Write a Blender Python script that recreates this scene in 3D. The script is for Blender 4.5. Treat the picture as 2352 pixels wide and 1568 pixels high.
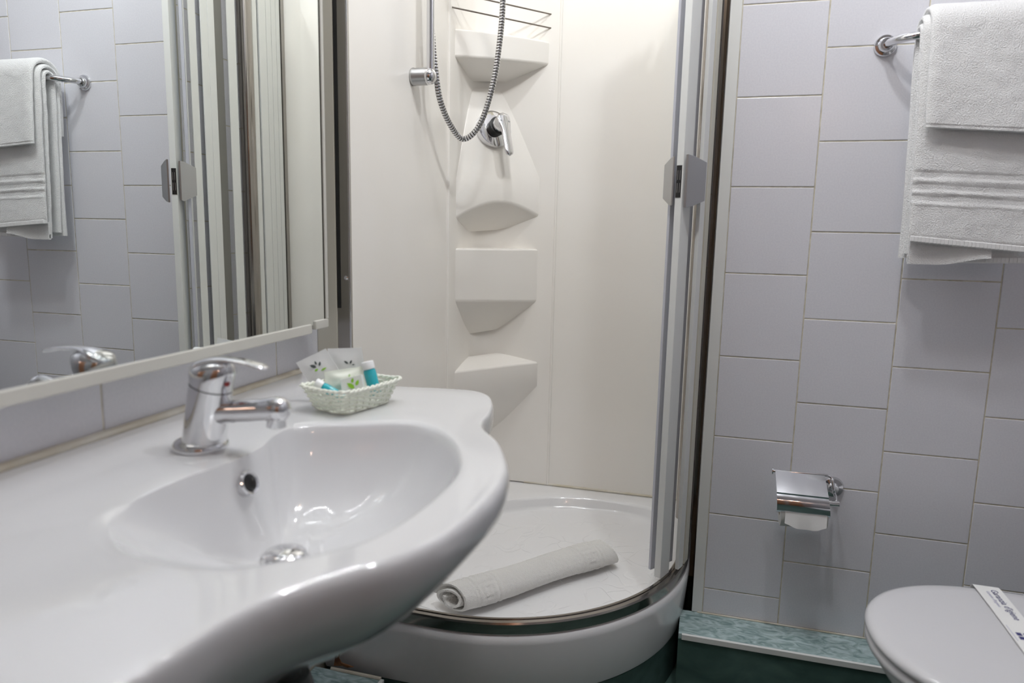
import bpy, bmesh, math, random
from mathutils import Vector, Matrix, noise

random.seed(7)
for o in list(bpy.data.objects):
    bpy.data.objects.remove(o, do_unlink=True)
scene = bpy.context.scene
COL = scene.collection

# ------------------------------------------------------------------ camera
CAM = Vector((0.7704, -1.7762, 1.1181))
FWD = Vector((-0.2633, 0.9527, -0.1518)).normalized()
RGT = Vector((0.9628, 0.2694, 0.0209)).normalized()
UPV = RGT.cross(FWD).normalized()
cam_data = bpy.data.cameras.new('camera')
cam_data.sensor_width = 36.0
cam_data.lens = 24.486
cam_data.clip_start = 0.01
cam_data.dof.use_dof = True
cam_data.dof.focus_distance = 1.85
cam_data.dof.aperture_fstop = 2.8
cam = bpy.data.objects.new('camera', cam_data)
COL.objects.link(cam)
cam.matrix_world = Matrix((
    (RGT.x, UPV.x, -FWD.x, CAM.x),
    (RGT.y, UPV.y, -FWD.y, CAM.y),
    (RGT.z, UPV.z, -FWD.z, CAM.z),
    (0, 0, 0, 1)))
scene.camera = cam

# ------------------------------------------------------------------ world, exposure
world = bpy.data.worlds.new('world')
scene.world = world
world.use_nodes = True
world.node_tree.nodes['Background'].inputs[0].default_value = (0.5, 0.5, 0.52, 1)
world.node_tree.nodes['Background'].inputs[1].default_value = 0.02
scene.view_settings.view_transform = 'Standard'
scene.view_settings.look = 'None'
scene.view_settings.gamma = 1.0
scene.view_settings.use_curve_mapping = False
scene.view_settings.exposure = 0.0
scene.cycles.use_denoising = True
scene.cycles.max_bounces = 12
scene.cycles.glossy_bounces = 8
scene.cycles.diffuse_bounces = 8
scene.cycles.transparent_max_bounces = 12
scene.cycles.sample_clamp_indirect = 8.0

# ------------------------------------------------------------------ room lamps
LED_POWER = 0.45
HEAD_POWER = 55.0
WARM_POWER = 2.6
LAMPS = []
def point_light(name, loc, power, color, radius):
    d = bpy.data.lights.new(name, 'POINT')
    d.energy = power; d.color = color; d.shadow_soft_size = radius
    o = bpy.data.objects.new(name, d)
    o.location = loc
    COL.objects.link(o)
    return o
# added LED row, stands in for lamp light thrown back by the mirror
MIRROR_FILL = [(0.085, -0.70 - 0.10 * i, 2.445) for i in range(6)]
for p_ in MIRROR_FILL:
    LAMPS.append(point_light('mirror_fill_led', p_, LED_POWER, (0.97, 0.985, 1.0), 0.008))
# ceiling lamp with three LED heads
HEADS = [((0.62, -0.86), 7, 0.052, 0.36), ((0.94, -0.66), 3, 0.03, 0.40), ((0.36, -0.30), 7, 0.045, 0.24)]
HEAD_Z = 2.545
for (hx, hy), nled, hr, share in HEADS:
    for k in range(nled):
        if nled == 7 and k == 6: px_, py_ = hx, hy
        else:
            a = 2 * math.pi * k / (6 if nled == 7 else nled); px_, py_ = hx + hr * math.cos(a), hy + hr * math.sin(a)
        LAMPS.append(point_light('ceiling_led', (px_, py_, HEAD_Z), HEAD_POWER * share / nled, (0.95, 0.975, 1.0), 0.009))
WARM_C = (0.78, -0.98, 2.54)
LAMPS.append(point_light('warm_bulb', WARM_C, WARM_POWER, (1.0, 0.62, 0.33), 0.014))
TINT_C = (1.28, -2.28, 1.78)
LAMPS.append(point_light('tint_bulb', TINT_C, 1.5, (1.0, 0.66, 0.50), 0.03))  # added warm fill, gives the underside of the basin rim its pinkish tint

# ------------------------------------------------------------------ materials
def new_mat(name):
    m = bpy.data.materials.new(name)
    m.use_nodes = True
    b = m.node_tree.nodes['Principled BSDF']
    return m, m.node_tree, b
def simple(name, col, rough=0.4, metal=0.0, **kw):
    m, nt, b = new_mat(name)
    b.inputs['Base Color'].default_value = (*col, 1)
    b.inputs['Roughness'].default_value = rough
    b.inputs['Metallic'].default_value = metal
    for k, v in kw.items():
        b.inputs[k.replace('_', ' ')].default_value = v
    return m
def add_bump(m, scale, strength, dist=0.001, detail=3.0, coord='Object', kind='noise'):
    nt = m.node_tree; b = nt.nodes['Principled BSDF']
    tc = nt.nodes.new('ShaderNodeTexCoord')
    if kind == 'noise':
        t = nt.nodes.new('ShaderNodeTexNoise'); t.inputs['Detail'].default_value = detail
        t.inputs['Scale'].default_value = scale; out = t.outputs['Fac']
    elif kind == 'voronoi':
        t = nt.nodes.new('ShaderNodeTexVoronoi'); t.inputs['Scale'].default_value = scale; out = t.outputs['Distance']
    bp = nt.nodes.new('ShaderNodeBump')
    bp.inputs['Strength'].default_value = strength; bp.inputs['Distance'].default_value = dist
    nt.links.new(tc.outputs[coord], t.inputs['Vector'])
    nt.links.new(out, bp.inputs['Height'])
    nt.links.new(bp.outputs['Normal'], b.inputs['Normal'])
    return m
def noisy_color(m, c1, c2, scale, detail=4, stretch=(1, 1, 1), lo=0.35, hi=0.65, distortion=0.0):
    nt = m.node_tree; b = nt.nodes['Principled BSDF']
    tc = nt.nodes.new('ShaderNodeTexCoord'); mp = nt.nodes.new('ShaderNodeMapping')
    mp.inputs['Scale'].default_value = stretch
    t = nt.nodes.new('ShaderNodeTexNoise'); t.inputs['Scale'].default_value = scale
    t.inputs['Detail'].default_value = detail; t.inputs['Distortion'].default_value = distortion
    r = nt.nodes.new('ShaderNodeValToRGB')
    r.color_ramp.elements[0].position = lo; r.color_ramp.elements[0].color = (*c1, 1)
    r.color_ramp.elements[1].position = hi; r.color_ramp.elements[1].color = (*c2, 1)
    nt.links.new(tc.outputs['Object'], mp.inputs['Vector']); nt.links.new(mp.outputs['Vector'], t.inputs['Vector'])
    nt.links.new(t.outputs['Fac'], r.inputs['Fac']); nt.links.new(r.outputs['Color'], b.inputs['Base Color'])
    return m

CERAMIC = simple('ceramic', (0.68, 0.683, 0.695), 0.07, Coat_Weight=0.4, Coat_Roughness=0.03)
CERAMIC_GREY = simple('toilet_plastic', (0.66, 0.66, 0.68), 0.16)
TILE = add_bump(noisy_color(simple('wall_tile', (0.66, 0.66, 0.71), 0.22), (0.69, 0.69, 0.735), (0.725, 0.725, 0.765), 260, 2), 420, 0.12, 0.0004)
GROUT = noisy_color(simple('grout', (0.62, 0.58, 0.47), 0.85), (0.50, 0.46, 0.35), (0.70, 0.66, 0.55), 40, 3)
CREAM = noisy_color(simple('cream_acrylic', (0.80, 0.77, 0.70), 0.27, Coat_Weight=0.1, Coat_Roughness=0.12), (0.87, 0.84, 0.785), (0.89, 0.865, 0.82), 3, 2)
TRAY_MAT = simple('tray_acrylic', (0.84, 0.84, 0.845), 0.13, Coat_Weight=0.3, Coat_Roughness=0.05)
PVC = simple('white_pvc', (0.74, 0.75, 0.73), 0.32)
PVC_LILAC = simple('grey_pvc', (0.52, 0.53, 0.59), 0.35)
CREAM_PVC = simple('cream_pvc', (0.60, 0.58, 0.50), 0.3)
CHROME = simple('chrome', (0.72, 0.72, 0.735), 0.06, 1.0)
SATIN = add_bump(simple('satin_metal', (0.50, 0.50, 0.50), 0.34, 1.0), 900, 0.15, 0.0002)
RAIL_METAL = simple('rail_metal', (0.34, 0.315, 0.29), 0.15, 1.0)
POST_METAL = simple('post_metal', (0.42, 0.40, 0.37), 0.28, 1.0)
WIRE_METAL = simple('wire_metal', (0.30, 0.27, 0.24), 0.3, 1.0)
BLACK = simple('black_rubber', (0.012, 0.012, 0.012), 0.45)
DARK_RUBBER = simple('dark_rubber', (0.05, 0.045, 0.035), 0.4)
MIRROR = simple('mirror_silver', (0.87, 0.90, 0.89), 0.0, 1.0)
FRAME = simple('frame_plastic', (0.60, 0.59, 0.54), 0.3)
GREEN = noisy_color(simple('green_laminate', (0.2, 0.3, 0.28), 0.42), (0.17, 0.26, 0.255), (0.52, 0.64, 0.64), 24, 10, (1, 2.0, 2.0), 0.34, 0.68, 1.6)
GREEN_DARK = noisy_color(simple('green_vinyl', (0.08, 0.15, 0.13), 0.5), (0.035, 0.075, 0.065), (0.075, 0.135, 0.12), 7, 8, (1, 1.8, 1.8), 0.35, 0.68, 1.0)
CEILING = simple('ceiling_paint', (0.50, 0.50, 0.50), 0.9)
def towel_mat(name, col):
    m = simple(name, col, 0.95, Sheen_Weight=0.35, Sheen_Roughness=0.6)
    return add_bump(m, 480, 1.0, 0.0030, 2.0)
TOWEL = towel_mat('terry_white', (0.83, 0.83, 0.825))
TOWEL_FLAT = add_bump(simple('towel_hem', (0.82, 0.82, 0.815), 0.9), 900, 0.3, 0.0006)
MAT_TOWEL = towel_mat('terry_ivory', (0.80, 0.79, 0.76))
PAPER = simple('paper', (0.83, 0.83, 0.82), 0.9)
TISSUE = add_bump(simple('tissue', (0.72, 0.72, 0.70), 0.95), 300, 0.4, 0.0006)
CARD = simple('card_tube', (0.42, 0.36, 0.28), 0.9)
BLUE_INK = simple('blue_ink', (0.03, 0.03, 0.16), 0.6)
BLUE_PALE = simple('pale_blue_ink', (0.42, 0.42, 0.58), 0.6)
GREY_INK = simple('grey_ink', (0.09, 0.11, 0.11), 0.6)
GREEN_INK = simple('green_ink', (0.30, 0.62, 0.04), 0.5)
WICKER = add_bump(simple('white_wicker', (0.86, 0.88, 0.79), 0.5), 400, 0.2, 0.0004)
SACHET = simple('sachet_film', (0.90, 0.91, 0.91), 0.20, Transmission_Weight=0.12, Coat_Weight=0.5)
SOAP_WRAP = simple('soap_wrap', (0.80, 0.83, 0.74), 0.35)
CARTON = simple('white_carton', (0.84, 0.86, 0.84), 0.5)
CAP_WHITE = simple('white_cap', (0.86, 0.87, 0.88), 0.3)
TEAL = simple('teal_gel', (0.02, 0.42, 0.50), 0.10, Coat_Weight=0.6)
RED_DOT = simple('red_enamel', (0.25, 0.01, 0.01), 0.3)
SILICONE = noisy_color(simple('silicone', (0.70, 0.66, 0.55), 0.4), (0.62, 0.56, 0.44), (0.74, 0.71, 0.63), 14, 3)
WOOD = noisy_color(simple('brown_wood', (0.2, 0.09, 0.04), 0.4), (0.17, 0.07, 0.03), (0.30, 0.135, 0.06), 5, 6, (6, 6, 0.5))
PIPE_GREY = simple('dark_pipe', (0.06, 0.065, 0.065), 0.35)
LAMP_BODY = simple('lamp_body', (0.7, 0.7, 0.7), 0.3, 0.6)
RUST = noisy_color(simple('rust', (0.16, 0.06, 0.02), 0.9), (0.10, 0.035, 0.012), (0.26, 0.12, 0.05), 60, 4)
# tiled surfaces the photograph never shows directly
def tiled_mat(name):
    m, nt, b = new_mat(name)
    b.inputs['Roughness'].default_value = 0.25
    tc = nt.nodes.new('ShaderNodeTexCoord'); br = nt.nodes.new('ShaderNodeTexBrick')
    mp = nt.nodes.new('ShaderNodeMapping')
    mp.inputs['Rotation'].default_value = (math.pi / 2, 0, 0) if name.endswith('front') else (math.pi / 2, 0, math.pi / 2)
    br.inputs['Scale'].default_value = 1.0; br.inputs['Brick Width'].default_value = 0.2
    br.inputs['Row Height'].default_value = 0.2; br.inputs['Mortar Size'].default_value = 0.0015
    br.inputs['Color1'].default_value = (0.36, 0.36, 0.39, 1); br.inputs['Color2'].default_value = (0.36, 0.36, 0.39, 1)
    br.inputs['Mortar'].default_value = (0.6, 0.56, 0.45, 1)
    nt.links.new(tc.outputs['Object'], mp.inputs['Vector']); nt.links.new(mp.outputs['Vector'], br.inputs['Vector'])
    nt.links.new(br.outputs['Color'], b.inputs['Base Color'])
    return m
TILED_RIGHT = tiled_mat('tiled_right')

# ------------------------------------------------------------------ mesh helpers
class MB:
    def __init__(self):
        self.v = []; self.f = []; self.mi = []
    def add(self, vs, fs, mi=0):
        n = len(self.v)
        self.v += [tuple(p) for p in vs]
        self.f += [tuple(i + n for i in f) for f in fs]
        self.mi += [mi] * len(fs)
        return self
    def box(self, lo, hi, mi=0):
        x0, y0, z0 = lo; x1, y1, z1 = hi
        vs = [(x0, y0, z0), (x1, y0, z0), (x1, y1, z0), (x0, y1, z0), (x0, y0, z1), (x1, y0, z1), (x1, y1, z1), (x0, y1, z1)]
        fs = [(0, 3, 2, 1), (4, 5, 6, 7), (0, 1, 5, 4), (1, 2, 6, 5), (2, 3, 7, 6), (3, 0, 4, 7)]
        return self.add(vs, fs, mi)
    def rings(self, loops, cap0=True, cap1=True, closed=True, mi=0, mifn=None):
        n = len(loops[0]); base = len(self.v)
        for lp in loops:
            self.v += [tuple(p) for p in lp]
        for a in range(len(loops) - 1):
            for i in range(n if closed else n - 1):
                j = (i + 1) % n
                self.f.append((base + a * n + i, base + a * n + j, base + (a + 1) * n + j, base + (a + 1) * n + i))
                self.mi.append(mifn(a) if mifn else mi)
        for flag, a in ((cap0, 0), (cap1, len(loops) - 1)):
            if flag:
                c = [sum(p[k] for p in loops[a]) / n for k in range(3)]
                self.v.append(tuple(c)); ci = len(self.v) - 1
                for i in range(n):
                    j = (i + 1) % n
                    self.f.append((ci, base + a * n + j, base + a * n + i) if a == 0 else (ci, base + a * n + i, base + a * n + j))
                    self.mi.append(mi)
        return self
    def tube(self, path, r, seg=12, cap=True, closed=False, mi=0, mifn=None, flat=None):
        pts = [Vector(p) for p in path]; n = len(pts)
        rad = r if callable(r) else (lambda i: r)
        ref = Vector((0, 0, 1)); loops = []
        t0 = (pts[1] - pts[0]).normalized()
        if abs(t0.dot(ref)) > 0.9: ref = Vector((1, 0, 0))
        nrm = (ref - t0 * ref.dot(t0)).normalized()
        for i in range(n):
            if closed: t = (pts[(i + 1) % n] - pts[i - 1]).normalized()
            elif i == 0: t = (pts[1] - pts[0]).normalized()
            elif i == n - 1: t = (pts[-1] - pts[-2]).normalized()
            else: t = (pts[i + 1] - pts[i - 1]).normalized()
            nrm = (nrm - t * nrm.dot(t)).normalized()
            bi = t.cross(nrm)
            rr = rad(i); fl = flat if flat else 1.0
            loops.append([pts[i] + (nrm * math.cos(2 * math.pi * k / seg) * fl + bi * math.sin(2 * math.pi * k / seg)) * rr for k in range(seg)])
        if closed: loops.append(loops[0])
        return self.rings(loops, cap and not closed, cap and not closed, mi=mi, mifn=mifn)
    def lathe(self, profile, origin, axis=(0, 0, 1), seg=32, cap0=True, cap1=True, mi=0, mifn=None):
        ax = Vector(axis).normalized(); o = Vector(origin)
        ref = Vector((0, 0, 1)) if abs(ax.z) < 0.9 else Vector((1, 0, 0))
        u = (ref - ax * ref.dot(ax)).normalized(); w = ax.cross(u)
        loops = [[o + ax * h + (u * math.cos(2 * math.pi * k / seg) + w * math.sin(2 * math.pi * k / seg)) * max(r, 1e-5) for k in range(seg)] for r, h in profile]
        return self.rings(loops, cap0, cap1, mi=mi, mifn=mifn)
    def prism(self, poly, lo, hi, mi=0):
        n = len(poly)
        vs = [(x, y, lo) for x, y in poly] + [(x, y, hi) for x, y in poly]
        fs = [tuple(reversed(range(n))), tuple(range(n, 2 * n))] + [(i, (i + 1) % n, (i + 1) % n + n, i + n) for i in range(n)]
        return self.add(vs, fs, mi)
    def mesh(self, name, mats, smooth=40.0, bevel=0.0, bseg=2):
        me = bpy.data.meshes.new(name)
        me.from_pydata(self.v, [], self.f)
        for m in (mats if isinstance(mats, (list, tuple)) else [mats]): me.materials.append(m)
        for p, i in zip(me.polygons, self.mi): p.material_index = i
        bm = bmesh.new(); bm.from_mesh(me)
        bmesh.ops.remove_doubles(bm, verts=bm.verts, dist=1e-6)
        bmesh.ops.recalc_face_normals(bm, faces=bm.faces)
        if bevel:
            es = [e for e in bm.edges if len(e.link_faces) == 2 and e.calc_face_angle(0) > math.radians(35)]
            bmesh.ops.bevel(bm, geom=es, offset=bevel, segments=bseg, profile=0.5, affect='EDGES', clamp_overlap=True)
        bm.to_mesh(me); bm.free()
        if smooth:
            me.polygons.foreach_set('use_smooth', [True] * len(me.polygons))
            me.set_sharp_from_angle(angle=math.radians(smooth))
        me.update()
        return me
    def build(self, name, mats, parent=None, smooth=40.0, bevel=0.0, bseg=2):
        o = bpy.data.objects.new(name, self.mesh(name, mats, smooth, bevel, bseg))
        COL.objects.link(o)
        if bevel and smooth:
            wn = o.modifiers.new('weighted_normal', 'WEIGHTED_NORMAL'); wn.keep_sharp = True; wn.weight = 80
        if parent: attach(o, parent)
        return o
def attach(o, parent):
    o.parent = parent
    m = Matrix.Translation(parent.location) if parent.parent is None else Matrix.Identity(4)
    if parent.parent is None:
        o.matrix_parent_inverse = m.inverted()
    return o
def tag(o, label, cat, group=None):
    o['label'] = label; o['category'] = cat
    if group: o['group'] = group
    return o
def struct(o, label=None):
    o['kind'] = 'structure'
    if label: o['label'] = label
    return o
def thing(name, label, cat, loc, group=None):
    o = bpy.data.objects.new(name, None)
    o.empty_display_size = 0.02; o.location = loc
    COL.objects.link(o)
    return tag(o, label, cat, group)
def link_mesh(name, me, loc=(0, 0, 0), parent=None):
    o = bpy.data.objects.new(name, me); o.location = loc
    COL.objects.link(o)
    if parent: attach(o, parent)
    return o
def catmull(pts, n=8, closed=False):
    P = [Vector(p) for p in pts]; out = []; m = len(P)
    rng = range(m if closed else m - 1)
    for i in rng:
        p0 = P[i - 1] if (closed or i > 0) else P[0] * 2 - P[1]
        p1 = P[i]; p2 = P[(i + 1) % m]
        p3 = P[(i + 2) % m] if (closed or i + 2 < m) else P[-1] * 2 - P[-2]
        for k in range(n):
            t = k / n
            out.append(0.5 * ((2 * p1) + (p2 - p0) * t + (2 * p0 - 5 * p1 + 4 * p2 - p3) * t * t + (3 * p1 - p0 - 3 * p2 + p3) * t ** 3))
    if not closed: out.append(P[-1])
    return out
def resample(pts, step):
    P = [Vector(p) for p in pts]; out = [P[0]]; acc = 0.0; need = step
    for a, b in zip(P, P[1:]):
        L = (b - a).length; pos = 0.0
        while acc + (L - pos) >= need and L > 0:
            pos += need - acc; acc = 0.0
            out.append(a + (b - a) * (pos / L))
        acc += L - pos
    return out
def smoothstep(a, b, x):
    t = max(0.0, min(1.0, (x - a) / (b - a))); return t * t * (3 - 2 * t)
def nz(x, y, z): return noise.noise(Vector((x, y, z)))
def text_mesh(s, size, name, mat, thick=0.0002):
    cu = bpy.data.curves.new(name, 'FONT'); cu.body = s; cu.size = size; cu.extrude = thick; cu.resolution_u = 3
    to = bpy.data.objects.new(name, cu); COL.objects.link(to)
    dg = bpy.context.evaluated_depsgraph_get()
    me = bpy.data.meshes.new_from_object(to.evaluated_get(dg))
    bpy.data.objects.remove(to, do_unlink=True); bpy.data.curves.remove(cu)
    me.materials.clear(); me.materials.append(mat)
    return me

# ================================================================== THE SETTING
ZC = 2.60            # ceiling
XR = 1.75            # right wall
YF = -2.45           # wall behind the camera
YB = 0.50            # back of the shower alcove
XW = 0.787           # left end of the tiled back wall
XL = -0.036          # tiled left wall behind the basin

struct(MB().box((-0.16, YF - 0.1, -0.06), (XR + 0.12, YB + 0.12, 0.0)).build('floor', GREEN_DARK), 'dark green vinyl floor')
struct(MB().box((-0.16, YF - 0.1, ZC), (XR + 0.12, YB + 0.12, ZC + 0.06)).build('ceiling', CEILING), 'white painted ceiling')

# --- back wall: grout bed and separate tiles
TW = 0.2; TH = 0.2045; GAP = 0.0028; TT = 0.006
X0 = 0.9993; ZTOP0 = 1.65; ZTB = 0.1495
wall_back = struct(MB().box((XW + 0.0015, 0.0014, 0.0), (XR + 0.1, YB + 0.1, ZC)).build('wall_back', GROUT), 'back wall of white square tiles')
tile_cache = {}
def tile_mesh(w, h, axis):
    key = (round(w, 4), round(h, 4), axis)
    if key not in tile_cache:
        hw, hh = w / 2 - GAP / 2, h / 2 - GAP / 2
        if axis == 'y': mb = MB().box((-hw, 0, -hh), (hw, TT, hh))
        else: mb = MB().box((-TT, -hw, -hh), (0, hw, hh))
        tile_cache[key] = mb.mesh('tile', TILE, 0, 0.0012, 2)
    return tile_cache[key]
def jitter(): return random.uniform(-0.0003, 0.0003)
cols = [(0.8125, X0, 0.0)] + [(X0 + TW * k, min(X0 + TW * (k + 1), XR), 0.5 if k % 2 == 0 else 0.0) for k in range(4)]
for xa, xb, off in cols:
    k = -5
    while True:
        zt = min(ZTOP0 - TH * (k + off), ZC); zb = max(ZTOP0 - TH * (k + 1 + off), ZTB)
        k += 1
        if zt <= ZTB + 0.004: break
        if zb >= ZC - 0.004: continue
        o = link_mesh('tile', tile_mesh(xb - xa, zt - zb, 'y'), ((xa + xb) / 2, jitter(), (zt + zb) / 2), wall_back)
# return face into the shower alcove (faces -x)
for c, (ya, yb) in enumerate(((0.012, 0.2), (0.2, 0.4), (0.4, 0.5))):
    k = -4
    while True:
        off = 0.5 if c % 2 == 0 else 0.0
        zt = min(ZTOP0 - TH * (k + off), ZC); zb = max(ZTOP0 - TH * (k + 1 + off), 0.0)
        k += 1
        if zt <= 0.01: break
        if zb >= ZC - 0.004: continue
        me = tile_mesh(yb - ya, zt - zb, 'x')
        link_mesh('tile', me, (XW + TT, (ya + yb) / 2, (zt + zb) / 2), wall_back)
# corner trim of the tiled wall
struct(MB().box((XW - 0.001, -0.0035, ZTB), (0.8118, 0.012, ZC)).build('trim_1', PVC, None, 30, 0.0012), 'white plastic corner strip at the edge of the tiled back wall')

# --- left wall with tiles behind the basin
wall_left = struct(MB().box((-0.14, YF, 0.0), (XL - 0.0013, YB + 0.1, ZC)).build('wall_left', GROUT), 'left wall of white square tiles')
ys = [-0.437, -0.597] + [-0.597 - 0.207 * k for k in range(1, 8)]
for ya, yb in zip(ys, ys[1:]):
    z = 0.142
    while z < ZC - 0.01:
        z1 = min(z + TH, ZC)
        link_mesh('tile', tile_mesh(ya - yb, z1 - z, 'x'), (XL + jitter() * 0.5, (ya + yb) / 2, (z + z1) / 2), wall_left)
        z = z1
struct(MB().box((XL, -0.4475, 0.2925), (0.0138, -0.4375, ZC)).build('trim_2', CREAM_PVC, None, 30, 0.003), 'cream plastic strip between the left wall tiles and the shower post')

# --- other walls
struct(MB().box((XL - 0.001, YB, 0.0), (XW + 0.0012, YB + 0.1, ZC)).build('wall_alcove', CREAM), 'wall behind the shower lining')
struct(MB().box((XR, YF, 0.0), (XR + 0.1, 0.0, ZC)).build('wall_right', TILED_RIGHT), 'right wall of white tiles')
struct(MB().box((-0.14, YF - 0.1, 0.0), (XR + 0.1, YF, ZC)).build('wall_front', simple('front_paint', (0.26, 0.26, 0.27), 0.5)), 'wall with the brown door')
dr = struct(MB().box((0.46, YF, 0.0), (1.355, YF + 0.035, 2.1)).build('door_1', WOOD, None, 30, 0.003), 'brown wooden door')
for zz in (0.25, 1.15):
    MB().box((0.60, YF + 0.034, zz), (1.22, YF + 0.042, zz + 0.7)).build('door_panel', WOOD, dr, 30, 0.004)
MB().tube([(0.52, YF + 0.03, 1.0), (0.52, YF + 0.08, 1.0), (0.63, YF + 0.08, 1.0)], 0.009, 10).build('door_handle', CHROME, dr)

# --- low green ledges with pale nosings
LZ = 0.1485
bb = struct(MB().box((XW - 0.03, -0.118, 0.0), (XR, -0.0002, LZ)).build('baseboard_back', GREEN, None, 30, 0.001), 'green laminate ledge along the foot of the back wall')
MB().box((XW - 0.022, -0.1262, LZ - 0.012), (XR, -0.1178, LZ + 0.0025)).build('nosing', PVC, bb, 30, 0.0015)
MB().box((XW - 0.03, -0.1225, 0.0), (XR, -0.1181, LZ - 0.0125)).build('riser', GREEN_DARK, bb, 30)
MB().box((0.80, -0.0055, LZ), (XR, 0.0, LZ + 0.003)).build('joint_bead', SILICONE, bb, 30, 0.001)
bl = struct(MB().box((XL + 0.0002, YF, 0.0), (0.128, -0.487, 0.1355)).build('baseboard_left', GREEN, None, 30, 0.001), 'green laminate ledge along the foot of the left wall')
MB().box((0.1278, YF, 0.124), (0.137, -0.487, 0.138)).build('nosing', PVC, bl, 30, 0.0015)

# sealant bead behind the basin
struct(MB().tube([(XL + 0.003, -0.52, 0.8275), (XL + 0.003, -0.8, 0.8270), (XL + 0.003, -1.1, 0.8275), (XL + 0.003, -1.45, 0.8270)], 0.0065, 10).build('trim_3', SILICONE), 'cream silicone bead between basin and tiles')

# ================================================================== SHOWER
# plan of the rail / tray front
RC = Vector((0.25, 0.06)); RR = 0.505; XS = -0.028
def front_path(off=0.0, n=40, y_end=0.497):
    """left wall -> straight -> quarter round -> straight back, offset outwards"""
    r = RR + off
    pts = [Vector((XS, RC.y - r)), Vector((0.012, RC.y - r))]
    for k in range(n + 1):
        a = -math.pi / 2 + (math.pi / 2) * k / n
        pts.append(Vector((RC.x + r * math.cos(a), RC.y + r * math.sin(a))))
    pts.append(Vector((RC.x + r, y_end)))
    return pts
# plinth below the tray
tray = thing('shower_tray', 'white quarter-round shower tray with wavy non-slip floor in the corner', 'shower tray', (0.38, 0.0, 0.0))
pl = [(p.x, p.y) for p in front_path(0.004)] + [(XS, 0.497)]
MB().prism(pl, 0.0, 0.111).build('plinth', GREEN_DARK, tray, 30)
ZRIM = 0.262; ZFLO = 0.224
def tray_outline(off):
    f = front_path(off, 36)
    pts = list(f)
    # back edge and left edge, densified
    xa = f[-1].x; ya = 0.497
    for k in range(1, 12): pts.append(Vector((xa + (XS - xa) * k / 12, ya)))
    y0 = f[0].y
    for k in range(0, 14): pts.append(Vector((XS, ya + (y0 - ya) * k / 14)))
    return pts
TC = Vector((0.375, 0.035))
pan_pts = [(0.05, -0.18), (0.07, -0.33), (0.18, -0.395), (0.33, -0.388), (0.47, -0.345), (0.585, -0.265), (0.665, -0.155), (0.702, 0.0), (0.708, 0.18), (0.70, 0.33), (0.63, 0.402),
           (0.50, 0.417), (0.365, 0.405), (0.22, 0.335), (0.12, 0.22), (0.065, 0.02)]
def polar_fn(pts, c):
    arr = []
    for p in pts:
        d = Vector((p[0], p[1])) - c
        arr.append((math.atan2(d.y, d.x), d.length))
    arr.sort()
    def fn(a):
        while a > math.pi: a -= 2 * math.pi
        while a < -math.pi: a += 2 * math.pi
        lo = arr[-1]; lo = (lo[0] - 2 * math.pi, lo[1])
        for q in arr + [(arr[0][0] + 2 * math.pi, arr[0][1])]:
            if q[0] >= a:
                t = (a - lo[0]) / max(q[0] - lo[0], 1e-9)
                return lo[1] + (q[1] - lo[1]) * t
            lo = q
        return arr[0][1]
    return fn
pan_fn = polar_fn([tuple(p) for p in catmull([Vector((x, y)) for x, y in pan_pts], 8, True)], TC)
o_in = tray_outline(0.006)
loops = []
def tl(off, z): return [(p.x, p.y, z) for p in tray_outline(off)]
loops.append(tl(-0.004, 0.112)); loops.append(tl(0.006, 0.115)); loops.append(tl(0.010, 0.126)); loops.append(tl(0.015, 0.19)); loops.append(tl(0.019, 0.240))
loops.append(tl(0.018, 0.2505)); loops.append(tl(0.013, 0.259)); loops.append(tl(0.005, ZRIM))
base = tray_outline(0.005)
angs = [math.atan2((p - TC).y, (p - TC).x) for p in base]
def pan_loop(s, z, blend=1.0):
    out = []
    for p, a in zip(base, angs):
        r = pan_fn(a) * s
        q = TC + Vector((math.cos(a), math.sin(a))) * r
        q = p.lerp(q, blend)
        out.append((q.x, q.y, z))
    return out
loops += [pan_loop(1.0, ZRIM + 0.001, 0.6), pan_loop(1.0, ZRIM, 0.93), pan_loop(1.0, ZRIM - 0.002), pan_loop(0.988, ZRIM - 0.009), pan_loop(0.975, ZFLO + 0.012), pan_loop(0.955, ZFLO + 0.003), pan_loop(0.92, ZFLO), pan_loop(0.5, ZFLO - 0.001), pan_loop(0.08, ZFLO - 0.002)]
tb = MB().rings(loops, cap0=False, cap1=True)
tray_mesh = tb.build('tray_body', TRAY_MAT, tray, 50)
# wavy embossed relief on the pan floor
wm = TRAY_MAT.copy(); wm.name = 'tray_floor'
nt = wm.node_tree; b = nt.nodes['Principled BSDF']
tc = nt.nodes.new('ShaderNodeTexCoord'); wv = nt.nodes.new('ShaderNodeTexVoronoi'); wv.feature = 'DISTANCE_TO_EDGE'
wv.inputs['Scale'].default_value = 11.0
nn = nt.nodes.new('ShaderNodeTexNoise'); nn.inputs['Scale'].default_value = 5.0
mx = nt.nodes.new('ShaderNodeMix'); mx.data_type = 'VECTOR'; mx.inputs['Factor'].default_value = 0.42
rp = nt.nodes.new('ShaderNodeValToRGB'); rp.color_ramp.elements[0].position = 0.0; rp.color_ramp.elements[1].position = 0.05
bp = nt.nodes.new('ShaderNodeBump'); bp.inputs['Strength'].default_value = 0.55; bp.inputs['Distance'].default_value = 0.0014
nt.links.new(tc.outputs['Object'], nn.inputs['Vector']); nt.links.new(tc.outputs['Object'], mx.inputs['A']); nt.links.new(nn.outputs['Color'], mx.inputs['B'])
nm = nt.nodes.new('ShaderNodeTexNoise'); nm.inputs['Scale'].default_value = 9.0
rm = nt.nodes.new('ShaderNodeValToRGB'); rm.color_ramp.elements[0].position = 0.46; rm.color_ramp.elements[1].position = 0.56
ml = nt.nodes.new('ShaderNodeMath'); ml.operation = 'MAXIMUM'
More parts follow.
